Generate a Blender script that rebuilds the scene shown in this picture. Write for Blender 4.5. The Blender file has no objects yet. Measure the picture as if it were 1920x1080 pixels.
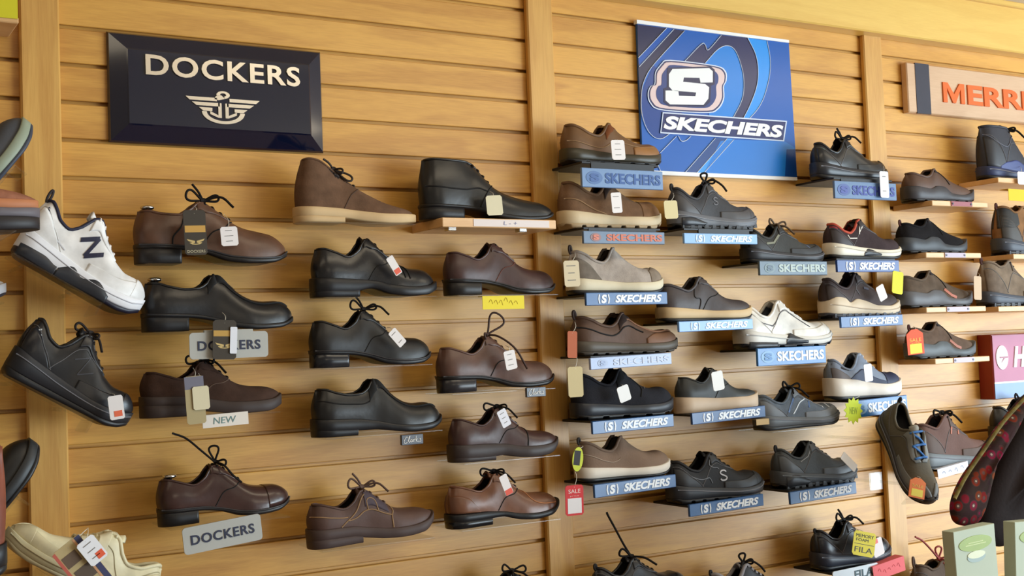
import bpy, math, random
import numpy as np
from mathutils import Vector, Matrix, Euler

random.seed(7)
SC = bpy.context.scene
COL = SC.collection
R = math.radians
ZO = 2.2          # height of the reference groove above the floor

# ---------------------------------------------------------------- camera
CAM_POS = np.array([-0.3738, -2.5448, -0.6786 + ZO])
YAW, PITCH, ROLL, FPX = 0.5472, 0.0488, -0.0392, 2319.1
_f = np.array([math.sin(YAW) * math.cos(PITCH), math.cos(YAW) * math.cos(PITCH), math.sin(PITCH)])
_r0 = np.array([math.cos(YAW), -math.sin(YAW), 0.0])
_u0 = np.cross(_r0, _f)
CR = _r0 * math.cos(ROLL) + _u0 * math.sin(ROLL)
CU = -_r0 * math.sin(ROLL) + _u0 * math.cos(ROLL)
CF = _f
cam = bpy.data.cameras.new('camera')
cam.sensor_width = 36.0
cam.lens = FPX / 1920 * 36.0
cam.clip_start = 0.05
cam_o = bpy.data.objects.new('camera', cam)
COL.objects.link(cam_o)
cam_o.matrix_world = Matrix(((CR[0], CU[0], -CF[0], CAM_POS[0]), (CR[1], CU[1], -CF[1], CAM_POS[1]),
                             (CR[2], CU[2], -CF[2], CAM_POS[2]), (0, 0, 0, 1)))
SC.camera = cam_o


def P(px, py, y):
    """The point of the photograph's pixel on the plane at depth y (wall face = 0)."""
    d = CF * FPX + CR * (px - 960) - CU * (py - 540)
    t = (y - CAM_POS[1]) / d[1]
    return CAM_POS + t * d


def project(pts):
    d = np.asarray(pts) - CAM_POS
    z = d @ CF
    return 960 + FPX * (d @ CR) / z, 540 - FPX * (d @ CU) / z


# ---------------------------------------------------------------- world, lights, exposure
SC.view_settings.view_transform = 'Standard'
SC.view_settings.look = 'None'
SC.view_settings.exposure = -0.18
SC.view_settings.gamma = 1.0
SC.view_settings.use_curve_mapping = False
W = bpy.data.worlds.new('shop_ambience')
SC.world = W
W.use_nodes = True
W.node_tree.nodes['Background'].inputs[0].default_value = (1.0, 0.88, 0.72, 1)
W.node_tree.nodes['Background'].inputs[1].default_value = 0.26


def area(name, loc, target, sx, sy, power, col):
    l = bpy.data.lights.new(name, 'AREA')
    l.shape = 'RECTANGLE'
    l.size, l.size_y, l.energy, l.color = sx, sy, power, col
    o = bpy.data.objects.new(name, l)
    COL.objects.link(o)
    o.location = loc
    o.rotation_euler = (Vector(target) - Vector(loc)).to_track_quat('-Z', 'Y').to_euler()
    return o


# the shop window beyond the end of the wall (daylight) and the ceiling tubes, the rear pair added as frontal fill
area('window_daylight', (5.8, -3.7, 1.15), (2.0, -1.2, 1.1), 4.2, 2.1, 370, (0.73, 0.89, 1.0))
area('shopfront_daylight', (5.2, -6.2, 0.85), (2.2, 0.0, 0.95), 3.0, 1.7, 130, (0.80, 0.92, 1.0))
for i, (x, y, e) in enumerate(((-0.4, -1.05, 3), (1.2, -1.05, 6.5), (2.8, -1.05, 5.5), (0.2, -4.3, 15), (2.6, -4.3, 18))):
    area('ceiling_tube_and_fill', (x, y, 2.52), (x, y + 0.25, 0), 1.2, 0.3, e, (1.0, 0.85, 0.62))


# ---------------------------------------------------------------- materials
def lin(c):
    return tuple(((v / 255) / 12.92 if v / 255 <= 0.04045 else ((v / 255 + 0.055) / 1.055) ** 2.4) for v in c)


_M = {}


def mat(rgb, rough=0.5, spec=0.5, bump=0.0, bscale=120.0, var=0.10, metal=0.0, coat=0.0, vscale=14.0):
    key = (rgb, rough, spec, bump, bscale, var, metal, coat, vscale)
    if key in _M:
        return _M[key]
    m = bpy.data.materials.new('m_%d_%d_%d' % rgb)
    m.use_nodes = True
    nt = m.node_tree
    b = nt.nodes['Principled BSDF']
    b.inputs['Roughness'].default_value = rough
    b.inputs['Specular IOR Level'].default_value = spec
    b.inputs['Metallic'].default_value = metal
    b.inputs['Coat Weight'].default_value = coat
    b.inputs['Coat Roughness'].default_value = 0.08
    c = lin(rgb)
    tc = nt.nodes.new('ShaderNodeTexCoord')
    if var > 0:
        n = nt.nodes.new('ShaderNodeTexNoise')
        n.inputs['Scale'].default_value = vscale
        n.inputs['Detail'].default_value = 5
        nt.links.new(tc.outputs['Object'], n.inputs['Vector'])
        r = nt.nodes.new('ShaderNodeValToRGB')
        r.color_ramp.elements[0].position = 0.3
        r.color_ramp.elements[1].position = 0.7
        r.color_ramp.elements[0].color = (*[v * (1 - var) for v in c], 1)
        r.color_ramp.elements[1].color = (*[min(1, v * (1 + var)) for v in c], 1)
        nt.links.new(n.outputs['Fac'], r.inputs['Fac'])
        nt.links.new(r.outputs['Color'], b.inputs['Base Color'])
    else:
        b.inputs['Base Color'].default_value = (*c, 1)
    if bump > 0:
        n2 = nt.nodes.new('ShaderNodeTexNoise')
        n2.inputs['Scale'].default_value = bscale
        n2.inputs['Detail'].default_value = 3
        nt.links.new(tc.outputs['Object'], n2.inputs['Vector'])
        bp = nt.nodes.new('ShaderNodeBump')
        bp.inputs['Strength'].default_value = bump
        bp.inputs['Distance'].default_value = 0.002
        nt.links.new(n2.outputs['Fac'], bp.inputs['Height'])
        nt.links.new(bp.outputs['Normal'], b.inputs['Normal'])
    _M[key] = m
    return m


def leather(rgb, rough=0.38):
    return mat(rgb, rough, 0.5, 0.10, 90, 0.22, vscale=22)


def suede(rgb):
    return mat(rgb, 0.92, 0.15, 0.25, 260, 0.20, vscale=40)


def mesh_cloth(rgb):
    return mat(rgb, 0.85, 0.2, 0.5, 420, 0.12, vscale=60)


def rubber(rgb, rough=0.55):
    return mat(rgb, rough, 0.4, 0.05, 150, 0.08)


def plain(rgb, rough=0.5, spec=0.4):
    return mat(rgb, rough, spec, 0, 1, 0.0)


def wood(name, light, dark, axis='x', pitch=0.0, rough=0.40):
    """Oak: long grain streaks along the axis, tone changing from board to board."""
    m = bpy.data.materials.new(name)
    m.use_nodes = True
    nt = m.node_tree
    N = nt.nodes.new
    K = nt.links.new
    b = nt.nodes['Principled BSDF']
    b.inputs['Roughness'].default_value = rough
    b.inputs['Specular IOR Level'].default_value = 0.55
    tc = N('ShaderNodeTexCoord')
    sep = N('ShaderNodeSeparateXYZ')
    K(tc.outputs['Object'], sep.inputs[0])
    board = None
    if pitch:
        dv = N('ShaderNodeMath'); dv.operation = 'DIVIDE'; dv.inputs[1].default_value = pitch
        K(sep.outputs['Z'], dv.inputs[0])
        fl = N('ShaderNodeMath'); fl.operation = 'FLOOR'
        K(dv.outputs[0], fl.inputs[0])
        board = N('ShaderNodeTexWhiteNoise'); board.noise_dimensions = '1D'
        K(fl.outputs[0], board.inputs['W'])
    mp = N('ShaderNodeMapping')
    mp.inputs['Scale'].default_value = (1.1, 9, 9) if axis == 'x' else (9, 9, 0.9)
    K(tc.outputs['Object'], mp.inputs['Vector'])
    if board:
        off = N('ShaderNodeVectorMath'); off.operation = 'MULTIPLY_ADD'
        cmb = N('ShaderNodeCombineXYZ')
        K(board.outputs['Value'], cmb.inputs['X']); K(board.outputs['Value'], cmb.inputs['Z'])
        off.inputs[1].default_value = (17, 0, 31)
        K(cmb.outputs[0], off.inputs[0]); K(mp.outputs[0], off.inputs[2])
        vec = off.outputs[0]
    else:
        vec = mp.outputs[0]
    n1 = N('ShaderNodeTexNoise'); n1.inputs['Scale'].default_value = 1.6; n1.inputs['Detail'].default_value = 3
    n1.inputs['Distortion'].default_value = 0.6
    K(vec, n1.inputs['Vector'])
    # rings: noise folded into bands gives the flame figure of flat-sawn oak
    ml = N('ShaderNodeMath'); ml.operation = 'MULTIPLY'; ml.inputs[1].default_value = 26
    K(n1.outputs['Fac'], ml.inputs[0])
    sn = N('ShaderNodeMath'); sn.operation = 'SINE'
    K(ml.outputs[0], sn.inputs[0])
    mp2 = N('ShaderNodeMapping')
    mp2.inputs['Scale'].default_value = (7, 120, 120) if axis == 'x' else (120, 120, 6)
    K(tc.outputs['Object'], mp2.inputs['Vector'])
    n2 = N('ShaderNodeTexNoise'); n2.inputs['Scale'].default_value = 3.0; n2.inputs['Detail'].default_value = 4
    K(mp2.outputs[0], n2.inputs['Vector'])
    a1 = N('ShaderNodeMath'); a1.operation = 'MULTIPLY_ADD'; a1.inputs[1].default_value = 0.07
    K(sn.outputs[0], a1.inputs[0])
    sm = N('ShaderNodeMath'); sm.operation = 'MULTIPLY_ADD'; sm.inputs[1].default_value = 0.45; sm.inputs[2].default_value = 0.27
    K(n2.outputs['Fac'], sm.inputs[0]); K(sm.outputs[0], a1.inputs[2])
    a2 = N('ShaderNodeMath'); a2.operation = 'MULTIPLY_ADD'; a2.inputs[1].default_value = 0.55
    K(n1.outputs['Fac'], a2.inputs[0]); K(a1.outputs[0], a2.inputs[2])
    last = a2.outputs[0]
    if board:
        a3 = N('ShaderNodeMath'); a3.operation = 'MULTIPLY_ADD'; a3.inputs[1].default_value = 0.16
        K(board.outputs['Value'], a3.inputs[0]); K(last, a3.inputs[2])
        last = a3.outputs[0]
    rp = N('ShaderNodeValToRGB')
    rp.color_ramp.elements[0].position = 0.45
    rp.color_ramp.elements[1].position = 1.08 if board else 1.0
    rp.color_ramp.elements[0].color = (*lin(dark), 1)
    rp.color_ramp.elements[1].color = (*lin(light), 1)
    K(last, rp.inputs['Fac'])
    K(rp.outputs['Color'], b.inputs['Base Color'])
    bp = N('ShaderNodeBump'); bp.inputs['Strength'].default_value = 0.06; bp.inputs['Distance'].default_value = 0.002
    K(n2.outputs['Fac'], bp.inputs['Height'])
    K(bp.outputs['Normal'], b.inputs['Normal'])
    return m


def acrylic():
    m = bpy.data.materials.new('clear_acrylic')
    m.use_nodes = True
    nt = m.node_tree
    nt.nodes.remove(nt.nodes['Principled BSDF'])
    out = [n for n in nt.nodes if n.type == 'OUTPUT_MATERIAL'][0]
    t = nt.nodes.new('ShaderNodeBsdfTransparent'); t.inputs[0].default_value = (0.97, 0.98, 0.98, 1)
    g = nt.nodes.new('ShaderNodeBsdfGlossy'); g.inputs['Roughness'].default_value = 0.2
    lw = nt.nodes.new('ShaderNodeLayerWeight'); lw.inputs['Blend'].default_value = 0.25
    fr = nt.nodes.new('ShaderNodeMath'); fr.operation = 'MULTIPLY_ADD'; fr.inputs[1].default_value = 0.22; fr.inputs[2].default_value = 0.03
    nt.links.new(lw.outputs['Facing'], fr.inputs[0])
    mx = nt.nodes.new('ShaderNodeMixShader')
    nt.links.new(fr.outputs[0], mx.inputs[0]); nt.links.new(t.outputs[0], mx.inputs[1]); nt.links.new(g.outputs[0], mx.inputs[2])
    nt.links.new(mx.outputs[0], out.inputs['Surface'])
    return m


OAK_WALL = wood('oak_slats', (224, 168, 78), (178, 118, 46), 'x', 0.0762)
OAK_POST = wood('oak_posts', (224, 174, 92), (192, 136, 62), 'z')
OAK_BEAM = wood('oak_beam', (236, 196, 104), (220, 174, 84), 'x')
PINE = wood('pale_shelf_wood', (232, 190, 138), (206, 156, 100), 'x')
ACRYLIC = acrylic()
CHROME = mat((205, 205, 205), 0.18, 0.5, 0, 1, 0, 1.0)
SILVER = mat((208, 200, 186), 0.33, 0.5, 0.05, 200, 0.05, 1.0)
BLACKPL = mat((26, 27, 32), 0.42, 0.4, 0, 1, 0.05)
STRING = plain((225, 220, 205), 0.8)


# ---------------------------------------------------------------- mesh helpers
def link_mesh(name, verts, faces, m, parent=None, smooth=True, mats=None, fm=None):
    me = bpy.data.meshes.new(name)
    me.from_pydata([tuple(map(float, v)) for v in verts], [], faces)
    me.validate()
    me.update()
    if smooth:
        me.polygons.foreach_set('use_smooth', [True] * len(me.polygons))
    if m:
        me.materials.append(m)
    o = bpy.data.objects.new(name, me)
    COL.objects.link(o)
    if parent:
        o.parent = parent
    return o


class MB:
    """Collects verts and faces of one mesh."""
    def __init__(self):
        self.v, self.f = [], []

    def add(self, v, f):
        n = len(self.v)
        self.v += [tuple(map(float, p)) for p in v]
        self.f += [tuple(i + n for i in q) for q in f]
        return self

    def grid(self, G, cu=False, cv=False):
        G = np.asarray(G)
        a, b = G.shape[:2]
        f = []
        for i in range(a if cu else a - 1):
            for j in range(b if cv else b - 1):
                i2, j2 = (i + 1) % a, (j + 1) % b
                f.append((i * b + j, i2 * b + j, i2 * b + j2, i * b + j2))
        return self.add(G.reshape(-1, 3), f)

    def box(self, x0, x1, y0, y1, z0, z1, bev=0.0, M=None):
        if bev <= 0:
            v = [(x, y, z) for x in (x0, x1) for y in (y0, y1) for z in (z0, z1)]
            f = [(0, 1, 3, 2), (4, 6, 7, 5), (0, 4, 5, 1), (2, 3, 7, 6), (0, 2, 6, 4), (1, 5, 7, 3)]
        else:
            b = bev
            v, idx = [], {}
            for i, (x, sx) in enumerate(((x0, 1), (x1, -1))):
                for j, (y, sy) in enumerate(((y0, 1), (y1, -1))):
                    for k, (z, sz) in enumerate(((z0, 1), (z1, -1))):
                        for a, p in enumerate(((x, y + sy * b, z + sz * b), (x + sx * b, y, z + sz * b), (x + sx * b, y + sy * b, z))):
                            idx[i, j, k, a] = len(v)
                            v.append(p)
            g = lambda i, j, k, a: idx[i, j, k, a]
            f = []
            for i in (0, 1):
                q = [g(i, 0, 0, 0), g(i, 0, 1, 0), g(i, 1, 1, 0), g(i, 1, 0, 0)]
                f.append(q if i == 0 else q[::-1])
                q = [g(0, i, 0, 1), g(1, i, 0, 1), g(1, i, 1, 1), g(0, i, 1, 1)]
                f.append(q if i == 0 else q[::-1])
                q = [g(0, 0, i, 2), g(0, 1, i, 2), g(1, 1, i, 2), g(1, 0, i, 2)]
                f.append(q if i == 0 else q[::-1])
            for j in (0, 1):
                for k in (0, 1):
                    f.append((g(0, j, k, 1), g(1, j, k, 1), g(1, j, k, 2), g(0, j, k, 2)))
                    f.append((g(j, 0, k, 0), g(j, 1, k, 0), g(j, 1, k, 2), g(j, 0, k, 2)))
                    f.append((g(j, k, 0, 0), g(j, k, 1, 0), g(j, k, 1, 1), g(j, k, 0, 1)))
            for i in (0, 1):
                for j in (0, 1):
                    for k in (0, 1):
                        f.append((g(i, j, k, 0), g(i, j, k, 1), g(i, j, k, 2)))
        if M is not None:
            v = [tuple(M @ Vector(p)) for p in v]
        return self.add(v, f)

    def tube(self, pts, r, seg=6, closed=False):
        pts = np.asarray(pts, float)
        n = len(pts)
        rr = np.full(n, r) if np.isscalar(r) else np.asarray(r)
        if closed:
            t = np.roll(pts, -1, 0) - np.roll(pts, 1, 0)
        else:
            t = np.gradient(pts, axis=0)
        t /= (np.linalg.norm(t, axis=1)[:, None] + 1e-12)
        up = np.array([0, 0, 1.0]) if abs(t[0][2]) < 0.9 else np.array([1.0, 0, 0])
        G = []
        nrm = np.cross(t[0], up)
        for i in range(n):
            nrm = nrm - t[i] * (nrm @ t[i])
            nrm /= (np.linalg.norm(nrm) + 1e-12)
            bn = np.cross(t[i], nrm)
            G.append([pts[i] + rr[i] * (math.cos(a) * nrm + math.sin(a) * bn) for a in np.linspace(0, 2 * math.pi, seg, endpoint=False)])
        self.grid(np.array(G), closed, True)
        if not closed:
            k = len(self.v)
            self.f.append(tuple(range(k - n * seg, k - n * seg + seg))[::-1])
            self.f.append(tuple(range(k - seg, k)))
        return self

    def prism(self, poly, y0, y1):
        """An outline in x,z given thickness from y0 (front) to y1 (back)."""
        n = len(poly)
        v = [(x, y0, z) for x, z in poly] + [(x, y1, z) for x, z in poly]
        a = sum(poly[i][0] * poly[(i + 1) % n][1] - poly[(i + 1) % n][0] * poly[i][1] for i in range(n))
        fr = tuple(range(n)); bk = tuple(range(2 * n - 1, n - 1, -1))
        f = [fr, bk] + [(i, i + n, (i + 1) % n + n, (i + 1) % n) for i in range(n)]
        if a < 0:
            f = [q[::-1] for q in f]
        return self.add(v, f)

    def build(self, name, m, parent=None, smooth=False):
        return link_mesh(name, self.v, self.f, m, parent, smooth)


def empty(name, loc, rot=None):
    o = bpy.data.objects.new(name, None)
    o.empty_display_size = 0.05
    COL.objects.link(o)
    o.location = tuple(loc)
    if rot is not None:
        o.rotation_euler = rot
    return o


def tag(o, label, cat, group=None):
    o['label'] = label
    o['category'] = cat
    if group:
        o['group'] = group
    return o


def struct(o):
    o['kind'] = 'structure'
    return o


def smooth_curve(pts, n=40, closed=False):
    """Catmull-Rom through the points."""
    p = np.asarray(pts, float)
    if closed:
        p = np.vstack([p[-1], p, p[0], p[1]])
    else:
        p = np.vstack([2 * p[0] - p[1], p, 2 * p[-1] - p[-2]])
    out = []
    k = len(p) - 3
    for s in np.linspace(0, k, n, endpoint=not closed):
        i = min(int(s), k - 1)
        u = s - i
        a, b, c, d = p[i], p[i + 1], p[i + 2], p[i + 3]
        out.append(0.5 * ((2 * b) + (c - a) * u + (2 * a - 5 * b + 4 * c - d) * u * u + (3 * b - a - 3 * c + d) * u ** 3))
    return np.array(out)


def lettering(body, w, h, depth, m, parent, loc, bold=0.0, shear=0.0, name='lettering', space=1.0, rot=0.0):
    """Raised letters facing the shop (-y), fitted into w x h and centred at loc (in the parent's frame)."""
    cu = bpy.data.curves.new('t', 'FONT')
    cu.body = body
    cu.size = 1.0
    cu.offset = bold
    cu.shear = shear
    cu.space_character = space
    cu.extrude = 0.0
    cu.resolution_u = 4
    o = bpy.data.objects.new('t', cu)
    COL.objects.link(o)
    dg = bpy.context.evaluated_depsgraph_get()
    me = bpy.data.meshes.new_from_object(o.evaluated_get(dg))
    bpy.data.objects.remove(o)
    v = np.array([q.co[:] for q in me.vertices])
    faces = [tuple(p.vertices) for p in me.polygons]
    bpy.data.meshes.remove(me)
    lo, hi = v.min(0), v.max(0)
    s = (hi - lo)
    x = (v[:, 0] - (lo[0] + hi[0]) / 2) / s[0] * w
    z = (v[:, 1] - (lo[1] + hi[1]) / 2) / s[1] * h
    cr, sr = math.cos(rot), math.sin(rot)
    x, z = x * cr - z * sr, x * sr + z * cr
    n = len(v)
    edges = {}
    for f in faces:
        for i in range(len(f)):
            e = (f[i], f[(i + 1) % len(f)])
            edges[e] = 1
    fr = np.stack([x, np.full(n, -depth), z], 1)
    bk = np.stack([x, np.zeros(n), z], 1)
    fs = list(faces)
    for (a, b) in edges:
        if (b, a) not in edges:
            fs.append((b, a, a + n, b + n))
    ob = link_mesh(name, np.vstack([fr, bk]), fs, m, parent, False)
    ob.location = loc
    return ob


# ---------------------------------------------------------------- shoes
def pchip(pts):
    x = np.array([p[0] for p in pts], float)
    y = np.array([p[1] for p in pts], float)
    h = np.diff(x)
    d = np.diff(y) / h
    m = np.zeros(len(x))
    for i in range(1, len(x) - 1):
        if d[i - 1] * d[i] > 0:
            w1, w2 = 2 * h[i] + h[i - 1], h[i] + 2 * h[i - 1]
            m[i] = (w1 + w2) / (w1 / d[i - 1] + w2 / d[i])
    m[0], m[-1] = d[0], d[-1]

    def f(q):
        q = np.clip(np.asarray(q, float), x[0], x[-1])
        i = np.clip(np.searchsorted(x, q, 'right') - 1, 0, len(x) - 2)
        t = (q - x[i]) / h[i]
        return ((2 * t ** 3 - 3 * t ** 2 + 1) * y[i] + (t ** 3 - 2 * t ** 2 + t) * h[i] * m[i]
                + (-2 * t ** 3 + 3 * t ** 2) * y[i + 1] + (t ** 3 - t ** 2) * h[i] * m[i + 1])
    return f


# all profiles are fractions of the shoe's length
PRE = {}
PRE['oxford'] = dict(
    z=[(0, .30), (.05, .302), (.15, .278), (.26, .25), (.34, .285), (.415, .36), (.45, .355), (.53, .30), (.62, .235), (.7, .197), (.78, .182), (.87, .176), (.95, .164), (1, .14)],
    open=[(0, 0), (.018, .0), (.035, .03), (.09, .06), (.2, .08), (.32, .078), (.41, .056), (.5, .028), (.615, .016), (.625, 0), (1, 0)],
    heel=.265, sole=[('outsole', [(0, .09), (.28, .08), (.42, .06), (.58, .012), (.72, 0), (.86, .006), (1, .05)],
                     [(0, .115), (.3, .105), (.45, .078), (.6, .042), (.75, .032), (.9, .042), (1, .082)], .010, 0, 1),
                     ('heel_block', [(0, 0), (1, 0)], [(0, .092), (.3, .084), (1, .08)], .006, 0, .27)],
    feather=[(0, .112), (.3, .102), (.45, .075), (.6, .04), (.75, .03), (.9, .04), (1, .08)],
    tongue=(.625, .43, .035), lace=4, lean=.022)
PRE['loafer'] = dict(PRE['oxford'],
    z=[(0, .30), (.05, .30), (.15, .275), (.26, .258), (.34, .262), (.40, .29), (.455, .35), (.49, .35), (.56, .29), (.64, .225), (.72, .19), (.79, .18), (.88, .182), (.95, .17), (1, .15)],
    open=[(0, 0), (.018, .0), (.035, .03), (.09, .062), (.2, .08), (.32, .08), (.40, .07), (.455, .05), (.47, 0), (1, 0)],
    tongue=None, lace=0)
PRE['chukka'] = dict(PRE['oxford'],
    z=[(0, .50), (.06, .51), (.14, .50), (.22, .465), (.3, .42), (.4, .355), (.5, .29), (.6, .235), (.72, .18), (.85, .145), (1, .12)],
    open=[(0, 0), (.018, 0), (.035, .03), (.09, .055), (.18, .06), (.28, .04), (.36, .016), (.5, .012), (.52, 0), (1, 0)],
    sole=[('crepe_sole', [(0, .05), (.25, .045), (.38, .035), (.5, .016), (.62, .004), (.75, .0), (1, .022)],
           [(0, .125), (.3, .115), (.45, .098), (.7, .075), (1, .082)], .022, 0, 1), ('crepe_heel', [(0, 0), (1, 0)], [(0, .055), (.4, .045), (1, .04)], .020, 0, .36)],
    feather=[(0, .12), (.3, .11), (.45, .092), (.7, .07), (1, .078)], tongue=(.5, .3, .0), lace=2, lean=.05)
PRE['ankle'] = dict(PRE['oxford'],
    z=[(0, .445), (.06, .45), (.2, .445), (.33, .44), (.38, .425), (.44, .36), (.52, .275), (.6, .225), (.7, .19), (.82, .165), (.92, .15), (1, .125)],
    open=[(0, 0), (.018, 0), (.035, .03), (.09, .06), (.2, .07), (.3, .06), (.36, .03), (.5, .014), (.52, 0), (1, 0)],
    tongue=(.52, .37, .005), lace=4, lean=.015)
PRE['sneaker'] = dict(
    z=[(0, .325), (.04, .338), (.09, .315), (.17, .265), (.25, .25), (.32, .29), (.395, .375), (.43, .38), (.5, .325), (.6, .265), (.7, .222), (.78, .204), (.87, .208), (.95, .194), (1, .165)],
    open=[(0, 0), (.02, 0), (.04, .03), (.09, .058), (.2, .08), (.3, .078), (.39, .056), (.5, .032), (.63, .022), (.645, 0), (1, 0)],
    heel=.27, sole=[('midsole', [(0, .05), (.1, .035), (.4, .03), (.75, .022), (.88, .035), (1, .075)],
                     [(0, .16), (.12, .14), (.3, .12), (.45, .105), (.7, .085), (.88, .10), (1, .135)], .016, 0, 1),
                    ('outsole', [(0, .025), (.06, 0), (.8, 0), (.9, .015), (1, .06)],
                     [(0, .055), (.1, .038), (.4, .033), (.75, .025), (.88, .038), (1, .08)], .013, 0, 1)],
    feather=[(0, .15), (.12, .13), (.3, .11), (.45, .095), (.7, .075), (.88, .09), (1, .125)],
    tongue=(.645, .405, .065), lace=5, lean=.02, rim=.014, lr=.0105)
PRE['slip'] = dict(PRE['sneaker'],
    z=[(0, .315), (.05, .32), (.12, .30), (.22, .252), (.31, .235), (.37, .265), (.435, .345), (.47, .345), (.55, .288), (.65, .23), (.73, .204), (.80, .198), (.88, .204), (.95, .19), (1, .165)],
    open=[(0, 0), (.02, 0), (.04, .03), (.1, .06), (.22, .08), (.33, .08), (.41, .072), (.46, .05), (.475, 0), (1, 0)],
    tongue=(.475, .42, .03), lace=0, tw=.04, tcurve=.012)
PRE['clog'] = dict(PRE['sneaker'],
    z=[(0, .285), (.05, .295), (.14, .275), (.24, .258), (.31, .275), (.39, .345), (.43, .345), (.5, .31), (.6, .25), (.7, .21), (.8, .185), (.9, .165), (1, .13)],
    open=[(0, 0), (.02, 0), (.04, .03), (.1, .06), (.2, .078), (.3, .075), (.38, .06), (.42, .045), (.435, 0), (1, 0)],
    tongue=None, lace=0)
PRE['hiker'] = dict(PRE['sneaker'],
    z=[(0, .44), (.05, .455), (.12, .44), (.2, .40), (.27, .41), (.33, .45), (.38, .46), (.43, .42), (.5, .35), (.6, .275), (.7, .23), (.78, .216), (.88, .222), (.95, .205), (1, .18)],
    tongue=(.645, .37, .04), lace=5)
PRE['boot'] = dict(PRE['sneaker'],
    z=[(0, .64), (.06, .65), (.2, .645), (.36, .64), (.42, .60), (.46, .52), (.5, .42), (.56, .33), (.64, .26), (.74, .23), (.85, .21), (1, .17)],
    open=[(0, 0), (.02, 0), (.04, .03), (.1, .065), (.2, .075), (.34, .06), (.4, .03), (.55, .02), (.57, 0), (1, 0)],
    tongue=(.56, .4, .02), lace=5, lean=.0)


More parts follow.
